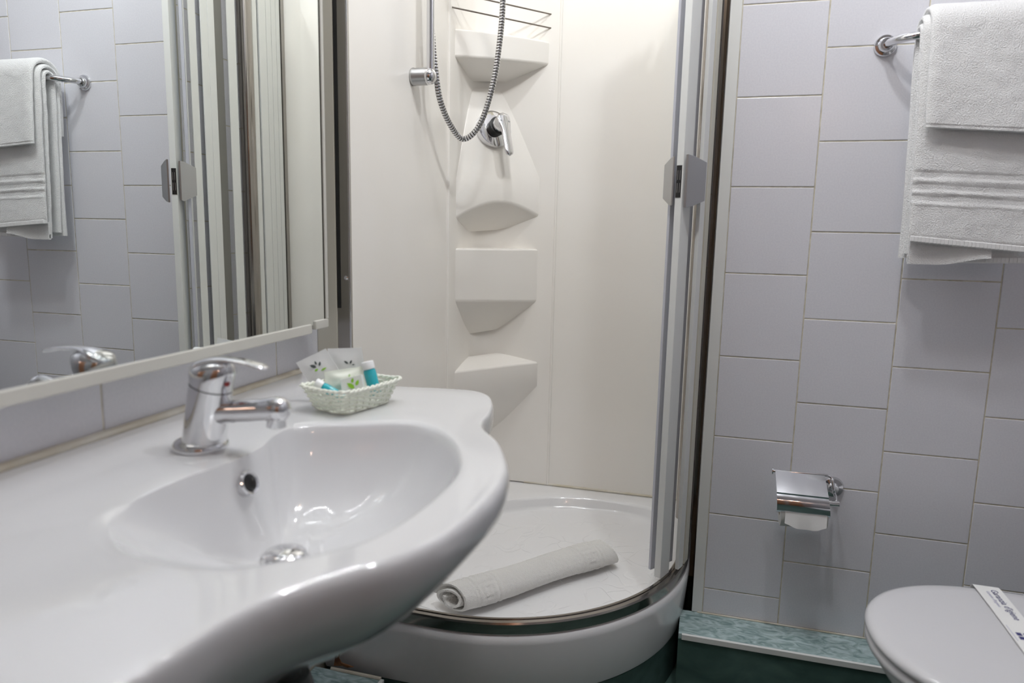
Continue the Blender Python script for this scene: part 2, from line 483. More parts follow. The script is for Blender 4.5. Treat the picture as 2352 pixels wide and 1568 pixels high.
nt.links.new(tc.outputs['Object'], nm.inputs['Vector']); nt.links.new(nm.outputs['Fac'], rm.inputs['Fac'])
nt.links.new(mx.outputs['Result'], wv.inputs['Vector']); nt.links.new(wv.outputs['Distance'], rp.inputs['Fac'])
nt.links.new(rp.outputs['Color'], ml.inputs[0]); nt.links.new(rm.outputs['Color'], ml.inputs[1]); nt.links.new(ml.outputs[0], bp.inputs['Height'])
nt.links.new(bp.outputs['Normal'], b.inputs['Normal'])
tray_mesh.data.materials.append(wm)
for p in tray_mesh.data.polygons:
    c = p.center
    if abs(c.z - ZFLO) < 0.0025 and p.normal.z > 0.99: p.material_index = 1
# rusty stain where skirt, wall and ledge meet
stain = MB()
pts = [(0.0, 0.0), (0.022, 0.004), (0.035, 0.002), (0.05, 0.006), (0.02, 0.010), (0.013, 0.02), (0.017, 0.036), (0.009, 0.022), (0.004, 0.035), (0.003, 0.015)]
n = len(pts)
stain.add([(0.006 + x, -0.4745, 0.139 + z) for x, z in pts] + [(0.006 + x, -0.4775, 0.139 + z) for x, z in pts], [tuple(range(n)), tuple(reversed(range(n, 2 * n)))] + [(i, (i + 1) % n, (i + 1) % n + n, i + n) for i in range(n)])
stain.build('rust_stain', RUST, tray, 30)
MB().tube([(0.004, -0.485, 0.1365), (0.05, -0.486, 0.1375), (0.128, -0.4865, 0.1375)], 0.004, 8).build('sealant_bead', SILICONE, tray)

# --- wall lining: two panels and a corner column with moulded shelves
lining = thing('shower_wall_lining', 'cream shower wall lining with corner column of moulded shelves', 'shower lining', (0.1, 0.4, 0.262))
MB().box((-0.027, -0.436, 0.2665), (0.012, 0.215, 2.2)).build('side_panel', CREAM, lining, 30, 0.002)
MB().box((0.283, 0.486, 0.2665), (0.775, 0.4975, 2.2)).build('back_panel', CREAM, lining, 30, 0.002)
plan = catmull([Vector(p) for p in ((0.0125, 0.205), (0.016, 0.228), (0.017, 0.30), (0.019, 0.37), (0.030, 0.418), (0.060, 0.452), (0.10, 0.474), (0.15, 0.481), (0.22, 0.482), (0.268, 0.4825), (0.29, 0.4855))], 6)
mb = MB()
outer = [(p.x, p.y) for p in plan]
poly = outer + [(0.29, 0.4972), (-0.02, 0.4972), (-0.02, 0.205)]
mb.prism(poly, 0.2665, 2.2)
column = mb.build('corner_column', CREAM, lining, 45)
MB().tube([(0.0135, 0.212, 0.267), (0.0135, 0.212, 2.2)], 0.0052, 12).build('edge_bead', CREAM, column)
MB().tube([(0.284, 0.4845, 0.267), (0.284, 0.4845, 2.2)], 0.0045, 12).build('edge_bead', CREAM, column)
MB().box((0.285, 0.4848, 0.266), (0.2862, 0.4858, 2.2)).build('panel_joint', SILICONE, column)
MB().tube([(0.012, -0.39, 0.2665), (0.0125, 0.3, 0.2665)], 0.004, 8).build('sealant_bead', SILICONE, lining)
MB().tube([(0.2, 0.485, 0.2665), (0.77, 0.485, 0.2665)], 0.004, 8).build('sealant_bead', SILICONE, lining)

def moulded_shelf(A, D, B, Cc, zt_f, zt_b, zb_f, zb_b, arch=0.0, bow=0.0, bevel=0.009, name='shelf', label=None):
    """front edge runs A->D, inner edge B->C; z pairs are (left, right)"""
    N = 14; mb = MB(); vs = []
    A, D, B, Cc = [Vector(p) for p in (A, D, B, Cc)]
    nrm = Vector(((D - A).y, -(D - A).x)).normalized()
    for i in range(N + 1):
        t = i / N
        f = A.lerp(D, t) + nrm * (bow * math.sin(math.pi * t) ** 0.6)
        g = B.lerp(Cc, t)
        a = arch * math.sin(math.pi * t)
        L = lambda q: q[0] + (q[1] - q[0]) * t
        vs += [(f.x, f.y, L(zt_f)), (f.x, f.y, L(zb_f) + a), (g.x, g.y, L(zb_b)), (g.x, g.y, L(zt_b))]
    fs = []
    for i in range(N):
        for k in range(4):
            k2 = (k + 1) % 4
            fs.append((i * 4 + k, (i + 1) * 4 + k, (i + 1) * 4 + k2, i * 4 + k2))
    fs.append((0, 1, 2, 3)); fs.append((N * 4 + 3, N * 4 + 2, N * 4 + 1, N * 4))
    mb.add(vs, fs)
    o = mb.build(name, CREAM, lining, 50, bevel, 4)
    return o
sA = (0.012, 0.268); sD = (0.236, 0.4865); sB = (0.016, 0.395); sC = (0.10, 0.486)
moulded_shelf((0.012, 0.250), (0.250, 0.4865), (0.014, 0.40), (0.11, 0.486), (1.712, 1.722), (1.700, 1.708), (1.632, 1.652), (1.590, 1.602), bow=0.014, bevel=0.014)
moulded_shelf(sA, (0.232, 0.4865), sB, sC, (1.284, 1.302), (1.575, 1.588), (1.162, 1.176), (1.120, 1.130), arch=0.05, bow=0.004, bevel=0.011)
moulded_shelf(sA, (0.232, 0.4865), sB, sC, (1.072, 1.072), (1.074, 1.074), (0.909, 0.899), (0.785, 0.795), bow=0.003)
moulded_shelf(sA, (0.243, 0.4865), sB, sC, (0.682, 0.694), (0.714, 0.719), (0.60, 0.61), (0.44, 0.45), bow=-0.004)

# --- enclosure: rail, posts, folding door
enc = thing('shower_enclosure', 'curved metal rail and folded white accordion door of the shower', 'shower screen', (0.7, -0.1, 0.262))
def sweep_profile(path, prof, name, mat, parent, smooth=40):
    """path: 2D points, prof: list of (offset outward, z)"""
    loops = []
    n = len(path)
    for i, p in enumerate(path):
        a = path[max(i - 1, 0)]; c = path[min(i + 1, n - 1)]
        t = (c - a).normalized(); nn = Vector((t.y, -t.x))
        loops.append([(p.x + nn.x * o, p.y + nn.y * o, z) for o, z in prof])
    return MB().rings(loops).build(name, mat, parent, smooth)
path = front_path(0.0, 48, 0.49)
sweep_profile(path, [(-0.013, 0.2630), (0.013, 0.2630), (0.0145, 0.266), (0.0145, 0.287), (0.012, 0.291), (0.004, 0.292), (0.004, 0.2885), (-0.004, 0.2885), (-0.004, 0.2905), (-0.010, 0.2905), (-0.013, 0.2885)], 'bottom_rail', RAIL_METAL, enc, 30)
# left wall post with black slot
post = MB().box((0.0142, -0.4465, 0.2925), (0.0460, -0.4385, 2.1)).build('wall_post', POST_METAL, enc, 30, 0.0015)
MB().box((0.0146, -0.4472, 0.955), (0.0232, -0.4460, 2.1)).build('magnet_slot', BLACK, post)
MB().box((0.0425, -0.4478, 0.2925), (0.0466, -0.4440, 2.1)).build('edge_lip', CHROME, post, 30, 0.0012)
MB().lathe([(0.0045, 0), (0.0045, 0.001), (0.002, 0.0025)], (0.036, -0.4465, 1.02), (0, -1, 0), 14).build('screw', CHROME, post)
# closing profile of the door
T = Vector((0.383, 0.924)).normalized(); S = Vector((0.924, -0.383)).normalized()
E0 = Vector((0.6905, -0.1300))
def pp(a, s): q = E0 + T * a + S * s; return (q.x, q.y)
ZD0, ZD1 = 0.2935, 2.08
prof = MB().prism([pp(0, 0), pp(0, 0.0165), pp(0.010, 0.0185), pp(0.045, 0.0185), pp(0.045, -0.002), pp(0.012, -0.002)], ZD0, ZD1).build('closing_profile', PVC, enc, 30, 0.0012)
MB().prism([pp(-0.0008, 0.001), pp(-0.0008, 0.0135), pp(0.004, 0.0135), pp(0.004, 0.001)], 1.208, 1.279).build('magnet_catch', BLACK, prof)
for s in (0.004, 0.0095):
    for za in (1.219, 1.247):
        MB().prism([pp(-0.0013, s), pp(-0.0013, s + 0.0012), pp(0.001, s + 0.0012), pp(0.001, s)], za, za + 0.021).build('catch_slot', SATIN, prof)
def handle_plate(side):
    mb = MB()
    if side > 0:
        base = [(0.0, 1.303), (0.0, 1.186), (0.030, 1.202), (0.030, 1.287)]
        for (a0, h0), (a1, h1) in ():
            pass
        s0, s1 = 0.0192, 0.0245
        outl = [(0.002, 1.303), (0.002, 1.186), (0.016, 1.189), (0.040, 1.202), (0.040, 1.287), (0.016, 1.299)]
        lean = 0.030
    else:
        s0, s1 = -0.0032, -0.0075
        outl = [(0.002, 1.300), (0.002, 1.192), (0.006, 1.190), (0.028, 1.208), (0.028, 1.284), (0.010, 1.297)]
        lean = -0.052
    n = len(outl)
    def P(a, z, s):
        q = E0 + T * a + S * (s + lean * (a / 0.04)); return (q.x, q.y, z)
    vs = [P(a, z, s0) for a, z in outl] + [P(a, z, s1) for a, z in outl]
    fs = [tuple(range(n)), tuple(reversed(range(n, 2 * n)))] + [(i, (i + 1) % n, (i + 1) % n + n, i + n) for i in range(n)]
    mb.add(vs, fs)
    return mb.build('handle', SATIN, enc, 30, 0.0008)
h1 = handle_plate(1); h2 = handle_plate(-1)
# ridge on the outer handle
q0 = E0 + T * 0.0165 + S * 0.0287
MB().tube([(q0.x, q0.y, 1.19), (q0.x, q0.y, 1.298)], 0.0008, 6).build('handle_ridge', WIRE_METAL, h1)
# slats: (y0, y1, x of inner face, thickness, material)
def rail_x(y): return RC.x + math.sqrt(max(RR * RR - min(y - RC.y, 0) ** 2, 0))
slat_specs = [
    (-0.034, -0.010, -0.004, 0.003, PVC), (0.010, 0.043, -0.004, 0.003, PVC),
    (0.062, 0.092, -0.006, 0.003, PVC), (0.096, 0.125, -0.004, 0.003, PVC), (0.181, 0.222, -0.006, 0.003, PVC), (0.308, 0.333, -0.006, 0.003, PVC),
    (0.343, 0.383, -0.006, 0.006, PVC), (0.3850, 0.412, -0.006, 0.006, PVC), (0.4140, 0.440, -0.006, 0.006, PVC), (0.4420, 0.463, -0.006, 0.006, PVC)]
for ya, yb, dx, th, mt in slat_specs:
    xa = rail_x(ya) + dx - 0.004; xb = rail_x(yb) + dx - 0.004
    MB().prism([(xa, ya), (xa + th, ya), (xb + th, yb), (xb, yb)], ZD0 + 0.004, ZD1 - 0.01).build('slat', mt, enc, 30, 0.0008)
# grey fabric hinge between slats and chrome guide post
MB().prism([(0.755, 0.112), (0.758, 0.112), (0.758, 0.170), (0.755, 0.170)], ZD0 + 0.004, ZD1).build('hinge_strip', simple('hinge_grey', (0.17, 0.165, 0.15), 0.5), enc, 30)
MB().lathe([(0.024, 0), (0.024, ZD1 - ZD0)], (0.748, 0.272, ZD0), seg=28).build('guide_post', RAIL_METAL, enc)
# inner leaf that stands just left of the profile seen from outside
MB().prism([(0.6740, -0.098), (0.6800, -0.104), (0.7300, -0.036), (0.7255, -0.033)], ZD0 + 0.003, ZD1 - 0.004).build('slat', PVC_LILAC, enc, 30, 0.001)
MB().prism([(0.738, -0.085), (0.747, -0.089), (0.757, -0.062), (0.748, -0.058)], ZD0 + 0.006, ZD1 - 0.004).build('slat', PVC, enc, 30, 0.0015)
MB().prism([(0.752, -0.050), (0.760, -0.052), (0.768, -0.02), (0.760, -0.018)], ZD0 + 0.006, ZD1 - 0.004).build('slat', CREAM_PVC, enc, 30, 0.0015)
# wall jamb at the back and dark seal beside the tiled wall
MB().box((0.742, 0.468, ZD0), (0.781, 0.4855, 2.1)).build('wall_jamb', POST_METAL, enc, 30, 0.0015)

# --- riser rail
rr = thing('riser_rail', 'chrome vertical shower rail on the cream side panel', 'shower rail', (0.0125, -0.045, 1.51))
MB().lathe([(0.0215, 0.0), (0.0225, 0.002), (0.0225, 0.006), (0.0215, 0.0075), (0.0215, 0.040), (0.0212, 0.0405)], (0.0125, -0.046, 1.512), (1, 0, 0), 28).build('bracket', SATIN, rr)
MB().lathe([(0.0212, 0.0), (0.0212, 0.005), (0.018, 0.016), (0.010, 0.022), (0.0, 0.0235)], (0.0535, -0.046, 1.512), (1, 0, 0), 28).build('bracket_cap', CHROME, rr)
MB().tube([(0.062, -0.046, 1.505), (0.062, -0.046, 2.12)], 0.0102, 20).build('rail_tube', CHROME, rr)
MB().lathe([(0.0215, 0.0), (0.0215, 0.058), (0.012, 0.066), (0, 0.067)], (0.0125, -0.046, 2.12), (1, 0, 0), 28).build('bracket', SATIN, rr)
# --- hand shower out of frame that the hose serves
hs = thing('hand_shower', 'chrome hand shower held at the top of the riser rail', 'hand shower', (0.085, -0.046, 2.0))
MB().lathe([(0.016, -0.018), (0.016, 0.018)], (0.085, -0.046, 2.0), (0, 0, 1), 20).build('holder', CHROME, hs)
MB().tube([(0.10, -0.02, 1.94), (0.105, -0.046, 2.0), (0.16, -0.05, 2.12)], 0.011, 14).build('handle', CHROME, hs)
MB().lathe([(0.012, 0), (0.036, 0.012), (0.038, 0.02), (0.0, 0.022)], (0.155, -0.05, 2.115), (0.75, 0, -0.66), 24).build('spray_head', CHROME, hs)
# --- hose
hp = catmull([Vector(p) for p in ((0.047, -0.030, 1.86), (0.049, -0.022, 1.72), (0.055, -0.014, 1.60), (0.0605, -0.005, 1.526), (0.063, 0.020, 1.465), (0.072, 0.066, 1.413),
                                  (0.090, 0.118, 1.379), (0.128, 0.122, 1.400), (0.158, 0.122, 1.458), (0.186, 0.121, 1.571), (0.201, 0.120, 1.737), (0.195, 0.085, 1.86), (0.13, 0.01, 1.915), (0.10, -0.02, 1.94))], 40)
hp = resample(hp, 0.0075 / 6)
def hose_r(i): return 0.0083 if (i % 6) in (1, 2, 3) else (0.0080 if i % 6 in (0, 4) else 0.0071)
tag(MB().tube(hp, hose_r, 12, mifn=lambda a: 1 if a % 6 in (4, 5) else 0).build('shower_hose', [CHROME, DARK_RUBBER], None, 25), 'ribbed metal shower hose hanging in a loop beside the riser rail', 'hose')
hose_end = MB().lathe([(0.010, 0), (0.010, 0.03)], (0.047, -0.0305, 1.855), (0, 0, 1), 16)
tag(hose_end.build('hose_outlet', CHROME), 'chrome wall outlet that the shower hose screws into', 'pipe fitting')
# --- mixer valve on the slanted face of the column
vc = Vector((0.0935, 0.4000, 1.4440)); va = Vector((0.70, -0.66, 0.27)).normalized()
valve = thing('shower_mixer', 'chrome single-lever shower mixer on the cream corner column', 'shower mixer', vc)
MB().lathe([(0.0590, -0.030), (0.0590, 0.006), (0.058, 0.0105), (0.052, 0.0130), (0.0, 0.0140)], vc, va, 44).build('escutcheon', CHROME, valve)
MB().lathe([(0.0270, 0.012), (0.0270, 0.026), (0.0288, 0.027), (0.0288, 0.034), (0.026, 0.035)], vc, va, 32).build('sleeve', BLACK, valve)
hub = MB().lathe([(0.0235, 0.034), (0.0240, 0.038), (0.0240, 0.050), (0.020, 0.066), (0.013, 0.073), (0.0, 0.074)], vc, va, 32).build('hub', CHROME, valve)
# lever: rounded tapered paddle hanging down
lev = MB(); lo = []
side = va.cross(Vector((0, 0, 1))).normalized(); upd = side.cross(va).normalized()
c0 = vc + va * 0.066
NL = 22
for i in range(NL + 1):
    t = i / NL; s = -0.026 + t * 0.142
    w = 0.0225 if t < 0.2 else 0.0225 - 0.0070 * smoothstep(0.2, 0.5, t)
    e = min(t, 1 - t); r_end = 0.13
    if e < r_end: w *= math.sqrt(max(1 - (1 - e / r_end) ** 2, 0.0004))
    c = c0 - upd * s + va * (0.004 + 0.010 * t) + side * (0.002)
    lo.append([c + side * w * math.cos(2 * math.pi * k / 16) + va * (0.0065 * min(1, w / 0.008)) * math.sin(2 * math.pi * k / 16) for k in range(16)])
lev.rings(lo)
lever = lev.build('lever', CHROME, valve, 60)
tm = text_mesh('PonteGiulio', 0.0072, 'lettering', GREY_INK, 0.0001)
to = bpy.data.objects.new('lettering', tm); COL.objects.link(to)
tp = c0 + va * 0.0118 - side * 0.0190 - upd * 0.006
M4 = Matrix(((side.x, upd.x, va.x, tp.x), (side.y, upd.y, va.y, tp.y), (side.z, upd.z, va.z, tp.z), (0, 0, 0, 1)))
if side.dot(RGT) < 0:
    tp = c0 + va * 0.0118 + side * 0.0190 - upd * 0.006
    M4 = Matrix(((-side.x, upd.x, va.x, tp.x), (-side.y, upd.y, va.y, tp.y), (-side.z, upd.z, va.z, tp.z), (0, 0, 0, 1)))
tm.transform(M4); to.data = tm; attach(to, valve)
# --- wire guard of the top shelf
wg = thing('wire_guard', 'two thin dark metal wires across the shower corner above the top shelf', 'wire rack', (0.13, 0.36, 1.76))
for zz in (1.762, 1.803):
    MB().tube([(0.0165, 0.228, zz), (0.2515, 0.484, zz)], 0.0024, 10).build('wire', WIRE_METAL, wg)

# --- rolled bath mat lying on the tray
KEY = ["1111111", "1000001", "1011101", "1010101", "1010001", "1011111", "0000000"]
def rolled_towel():
    a = Vector((0.236, -0.322, 0)); b = Vector((0.550, 0.042, 0))
    ax = (b - a).normalized(); L = (b - a).length
    sd = Vector((ax.y, -ax.x, 0))
    NU = 170; mb = MB(); prof = []
    turns = 2.1; NP = 210
    for k in range(NP + 1):
        t = k / NP
        prof.append((2 * math.pi * turns * t, 0.0125 + 0.0265 * t))
    th = 0.0050
    def pt(ang, r, u):
        wob = 1 + 0.07 * nz(u * 3, math.cos(ang) * 1.1, math.sin(ang) * 1.1)
        return math.cos(ang + 2.5) * r * 1.22 * wob, math.sin(ang + 2.5) * r * 0.88 * wob
    loops = []
    for i in range(NU + 1):
        u = i / NU; s = u * L
        lp = []
        for k, (ang, r) in enumerate(prof):
            o = 0.0009 * nz(u * 60, ang * 5, 4)
            if k > NP * 0.45:
                for cpos in (0.155, 0.835):
                    d = (u - cpos) * L
                    if abs(d) < 0.026:
                        o -= 0.0006
                        ci = int((d + 0.026) / 0.052 * 7); ri = int((ang * 0.037) / 0.0075) % 7
                        if KEY[ri][min(ci, 6)] == '1': o += 0.0020
                    elif abs(abs(d) - 0.0305) < 0.0022: o -= 0.0016
                    elif abs(abs(d) - 0.0365) < 0.0026: o += 0.0010
            lp.append(pt(ang, r + th / 2 + o, u))
        for k in range(NP, -1, -1):
            ang, r = prof[k]
            lp.append(pt(ang, r - th / 2, u))
        row = []
        for idx, (x, z) in enumerate(lp):
            kk = idx if idx <= NP else 2 * NP + 1 - idx
            tt = kk / NP
            ang = prof[kk][0]
            ext = (0.020 * (x / 0.045) - 0.012 * (1 - tt) + 0.004 * math.sin(ang * 1.7)) * (1 - smoothstep(0, 0.16, u))
            ext += (0.016 * (1 - tt) - 0.012 * (z / 0.035)) * smoothstep(0.86, 1.0, u)
            q = a + ax * (s + ext) + sd * (x + 0.004 * math.sin(u * 7.0))
            row.append((q.x, q.y, max(z + 0.0345, 0.0008 + (0.0 if tt > 0.8 else 0.004)) + ZFLO))
        loops.append(row)
    mb.rings(loops, cap0=False, cap1=False)
    n = len(loops[0])
    for li in (0, NU):
        base = li * n
        for k in range(NP):
            f = (base + k, base + k + 1, base + n - 2 - k, base + n - 1 - k)
            mb.f.append(f if li else tuple(reversed(f))); mb.mi.append(0)
    return mb.build('rolled_bath_mat', MAT_TOWEL, None, 60)
tag(rolled_towel(), 'white terry bath mat rolled up on the shower tray floor', 'bath mat')

# ================================================================== MIRROR
mir = thing('mirror', 'large wall mirror with slim white plastic frame above the basin', 'mirror', (0.0, -1.1, 0.92))
MB().box((XL + 0.002, -1.75, 0.930), (0.018, -0.506, 1.88)).build('mirror_glass', MIRROR, mir, 0)
fr = [(-1.75, -0.560, 0.9145, 0.9335), (-0.546, -0.497, 0.9205, 0.9385)]
for ya, yb, za, zb in fr:
    MB().box((XL + 0.001, ya, za), (0.0225, yb, zb)).build('frame_rail', FRAME, mir, 30, 0.0025)
MB().box((XL + 0.001, -0.56, 0.9145), (0.012, -0.545, 0.926)).build('frame_clip', CREAM_PVC, mir, 30, 0.001)
MB().box((XL + 0.001, -0.5045, 0.938), (0.0215, -0.495, 1.885)).build('frame_stile', FRAME, mir, 30, 0.002)
MB().box((XL + 0.001, -1.75, 1.88), (0.0225, -0.495, 1.897)).build('frame_rail', FRAME, mir, 30, 0.0025)
MB().box((0.0175, -0.5075, 0.938), (0.0186, -0.5045, 1.88)).build('mirror_edge', DARK_RUBBER, mir, 0)

# lamps out of frame that hold the lights; those on the walls are added
lamp = thing('mirror_fill_lamp', 'added unseen LED row high above the mirror, stands in for mirror-reflected light', 'wall lamp', (XL, -0.95, 2.47))
MB().box((XL + 0.0005, -1.27, 2.45), (XL + 0.04, -0.63, 2.51)).build('lamp_base', LAMP_BODY, lamp, 30, 0.004)
MB().box((XL + 0.04, -1.25, 2.472), (0.10, -0.65, 2.485)).build('lamp_arm', LAMP_BODY, lamp, 30, 0.003)
for (x, y, z) in MIRROR_FILL:
    MB().lathe([(0.004, 0.026), (0.016, 0.024), (0.018, 0.012)], (x, y, z), (0, 0, 1), 16, True, False).build('lamp_cup', LAMP_BODY, lamp)
cl = thing('ceiling_lamp', 'white ceiling lamp with three round LED heads', 'ceiling lamp', (0.6, -1.0, ZC))
for (hx, hy), nled, hr, share in HEADS:
    MB().lathe([(hr + 0.03, 0.0), (hr + 0.03, -0.03), (hr + 0.02, -0.038), (0, -0.039)], (hx, hy, ZC - 0.0002), (0, 0, 1), 32).build('lamp_head', LAMP_BODY, cl)
hl_ = thing('tint_lamp', 'added unseen warm lamp beside the brown door, tints the basin underside', 'wall lamp', (TINT_C[0] + 0.09, YF, TINT_C[2]))
MB().lathe([(0.05, 0.0), (0.05, 0.02), (0.02, 0.03), (0.015, 0.11)], (TINT_C[0] + 0.12, YF + 0.0005, TINT_C[2]), (0, 1, 0), 24).build('lamp_base', LAMP_BODY, hl_)
hb = thing('warm_lamp', 'small warm ceiling spot', 'ceiling lamp', (WARM_C[0], WARM_C[1], ZC))
MB().lathe([(0.05, 0.0), (0.05, -0.03), (0.04, -0.038), (0, -0.039)], (WARM_C[0], WARM_C[1], ZC - 0.0002), (0, 0, 1), 24).build('lamp_base', LAMP_BODY, hb)

# ================================================================== BASIN
BC = Vector((0.27, -0.985)); LC = -1.003
half = [(XL + 0.001, 0.468), (0.02, 0.470), (0.073, 0.4726), (0.193, 0.487), (0.285, 0.502), (0.340, 0.502), (0.376, 0.476), (0.400, 0.428), (0.415, 0.378), (0.4235, 0.330), (0.426, 0.296), (0.433, 0.268), (0.450, 0.237), (0.485, 0.188), (0.5235, 0.100), (0.538, 0.045)]
full = [(x, BC.y + d) for x, d in half] + [(0.5430, -0.985), (0.5415, -1.050), (0.529, -1.140), (0.503, -1.202), (0.466, -1.252), (0.437, -1.298), (0.421, -1.345), (0.415, -1.390), (0.407, -1.430), (0.384, -1.470), (0.342, -1.494), (0.285, -1.494), (0.193, -1.486), (0.073, -1.480), (0.02, -1.478), (XL + 0.001, -1.478)]
sm = catmull([Vector(p) for p in full], 6)
outl = [(p.x, p.y) for p in sm]
for k in range(1, 40): outl.append((XL + 0.001, -1.478 + (0.468 + 0.493) * k / 40))
ofn = polar_fn(outl, BC)
lipp = [(0.172, -0.985), (0.166, -0.93), (0.150, -0.872), (0.165, -0.824), (0.230, -0.788), (0.322, -0.750), (0.402, -0.800), (0.4635, -0.911), (0.4785, -1.02), (0.459, -1.162), (0.390, -1.245), (0.334, -1.268), (0.262, -1.260), (0.200, -1.236), (0.158, -1.198), (0.146, -1.145), (0.154, -1.090), (0.167, -1.035)]
lfn = polar_fn([tuple(p) for p in catmull([Vector(p) for p in lipp], 8, True)], BC)
NB = 300
thetas = [2 * math.pi * k / NB - math.pi for k in range(NB)]
corner = [math.atan2(d, XL + 0.001 - BC.x) for d in (0.468, -0.493)]
for c in corner:
    k = min(range(NB), key=lambda i: abs(thetas[i] - c)); thetas[k] = c
ZD = 0.810
def ridge(x): return 0.0145 * (1 - smoothstep(XL + 0.012, XL + 0.05, x))
UC = Vector((0.24, -0.985))
def b_out(t, z, rid=True, inset=0.0):
    lp = []
    for a in thetas:
        r = ofn(a) - inset
        p = BC + Vector((math.cos(a), math.sin(a))) * r
        q = UC + (p - UC) * t
        q.x = max(q.x, XL + 0.001)
        lp.append((q.x, q.y, z + (ridge(q.x) if rid else 0)))
    return lp
def soft(p): return smoothstep(-1.06, -1.20, p.y) * smoothstep(0.33, 0.19, p.x)
def b_mix(s, dz=0.0):
    lp = []
    for a in thetas:
        r0 = ofn(a) - 0.012; r1 = lfn(a)
        r = r0 + (r1 - r0) * s
        p = BC + Vector((math.cos(a), math.sin(a))) * r
        lp.append((p.x, p.y, ZD + dz + ridge(p.x) - 0.0090 * soft(p) * smoothstep(0.15, 1.0, s)))
    return lp
BOT = Vector((0.238, -0.992))
def b_in(s, z):
    lp = []
    for a in thetas:
        p = BC + Vector((math.cos(a), math.sin(a))) * lfn(a)
        q = BOT + (p - BOT) * s
        zl = 0.669 + (0.7985 - 0.669) * max(0.0, (s - 0.145) / 0.855) ** 1.25
        lp.append((q.x, q.y, z + (zl - z) * 0.85 * soft(p)))
    return lp
loops = []
for t, z in ((0.06, 0.580), (0.2, 0.582), (0.36, 0.593), (0.52, 0.620), (0.66, 0.656), (0.78, 0.688), (0.875, 0.720), (0.94, 0.745), (0.98, 0.762)):
    loops.append(b_out(t, z, False))
loops.append(b_out(1.0, 0.772, False, 0.0022)); loops.append(b_out(1.0, 0.782, False, 0.0)); loops.append(b_out(1.0, 0.792, True, 0.0)); loops.append(b_out(1.0, 0.800, True, 0.0008)); loops.append(b_out(1.0, 0.806, True, 0.0035)); loops.append(b_out(1.0, 0.8095, True, 0.008))
for s in (0.0, 0.2, 0.4, 0.6, 0.8, 0.93): loops.append(b_mix(s))
for s, z in ((1.0, 0.8085), (0.985, 0.804), (0.965, 0.794), (0.94, 0.780), (0.90, 0.762), (0.84, 0.741), (0.76, 0.719), (0.66, 0.700), (0.54, 0.686), (0.40, 0.677), (0.26, 0.672), (0.145, 0.669)):
    loops.append(b_in(s, z))
basin = thing('washbasin', 'white ceramic wall-hung washbasin with curved front below the mirror', 'washbasin', (0.25, -0.985, 0.58))
MB().rings(loops).build('ceramic_body', CERAMIC, basin, 60)
# overflow ring and drain plug
oc = Vector((0.1830, -0.990, 0.7735)); oa = Vector((0.93, 0.0, 0.36)).normalized()
ring = MB().lathe([(0.0105, -0.016), (0.0172, -0.016), (0.0175, 0.0012), (0.0160, 0.0028), (0.0128, 0.0018), (0.0120, -0.003)], oc, oa, 24, False, False).build('overflow_ring', CHROME, basin)
MB().lathe([(0.0122, -0.003), (0.0, -0.0031)], oc, oa, 20, False, True).build('overflow_hole', BLACK, ring)
dc = (0.240, -0.996, 0.6715)
plug = MB().lathe([(0.033, -0.001), (0.033, 0.002), (0.030, 0.004), (0.024, 0.0045)], dc, (0, 0, 1), 36, True, True).build('drain_ring', CHROME, basin)
MB().lathe([(0.006, 0.004), (0.006, 0.008), (0.026, 0.009), (0.029, 0.0105), (0.026, 0.014), (0.015, 0.0175), (0.0, 0.0185)], dc, (0, 0, 1), 36).build('drain_plug', CHROME, plug)
# trap below
trap = thing('drain_trap', 'dark bottle trap and supply pipes under the basin', 'pipe', (0.2, -0.99, 0.3))
MB().tube([(0.238, -0.992, 0.579), (0.238, -0.992, 0.49)], 0.017, 16).build('waste_pipe', PIPE_GREY, trap)
MB().lathe([(0.02, 0), (0.034, 0.01), (0.034, 0.11), (0.028, 0.13)], (0.238, -0.992, 0.37), (0, 0, 1), 24).build('trap_body', PIPE_GREY, trap)
MB().tube([(0.21, -0.992, 0.46), (0.10, -0.992, 0.46), (XL + 0.0005, -0.992, 0.46)], 0.016, 16).build('outlet_pipe', PIPE_GREY, trap)
for dy in (-0.09, 0.10):
    MB().tube(catmull([Vector(p) for p in ((0.09, -0.985 + dy * 0.2, 0.55), (0.07, -0.985 + dy * 0.5, 0.52), (0.02, -0.985 + dy, 0.47), (XL + 0.001, -0.985 + dy, 0.46))], 8), 0.006, 10).build('supply_hose', CHROME, trap)

# ================================================================== FAUCET
FB = Vector((0.0954, -0.9760, ZD + 0.0002))
fa = thing('basin_faucet', 'chrome single-lever mixer tap on the basin deck', 'faucet', FB)
MB().lathe([(0.0365, 0.0), (0.0378, 0.003), (0.0370, 0.008), (0.0335, 0.012), (0.030, 0.0140)], FB, (0, 0, 1), 44).build('base_ring', CHROME, fa)
LEAN = 0.19
def fp(dx, dz, dy=0.0): return Vector((FB.x + dx, FB.y + dy, FB.z + dz))
def cring(c, rx, ry, sl, n=40, pw=1.0):
    out = []
    for k in range(n):
        a = 2 * math.pi * k / n
        out.append(c + Vector((rx * math.cos(a), ry * math.sin(a), sl * rx * math.cos(a))))
    return out
loops = []
for h, rx, ry in ((0.012, 0.0308, 0.0300), (0.020, 0.0298, 0.029), (0.035, 0.0296, 0.0285), (0.055, 0.0296, 0.0282), (0.075, 0.0292, 0.028), (0.0905, 0.0288, 0.0278)):
    loops.append(cring(fp(LEAN * h + 0.004, h), rx, ry, -0.30 * smoothstep(0.04, 0.09, h)))
MB().rings(loops).build('body', CHROME, fa, 50)
seam = [cring(fp(LEAN * 0.0900 + 0.004, 0.0900), 0.0278, 0.0268, -0.30), cring(fp(LEAN * 0.0935 + 0.004, 0.0935), 0.0278, 0.0268, -0.29)]
MB().rings(seam).build('seam_ring', BLACK, fa, 50)
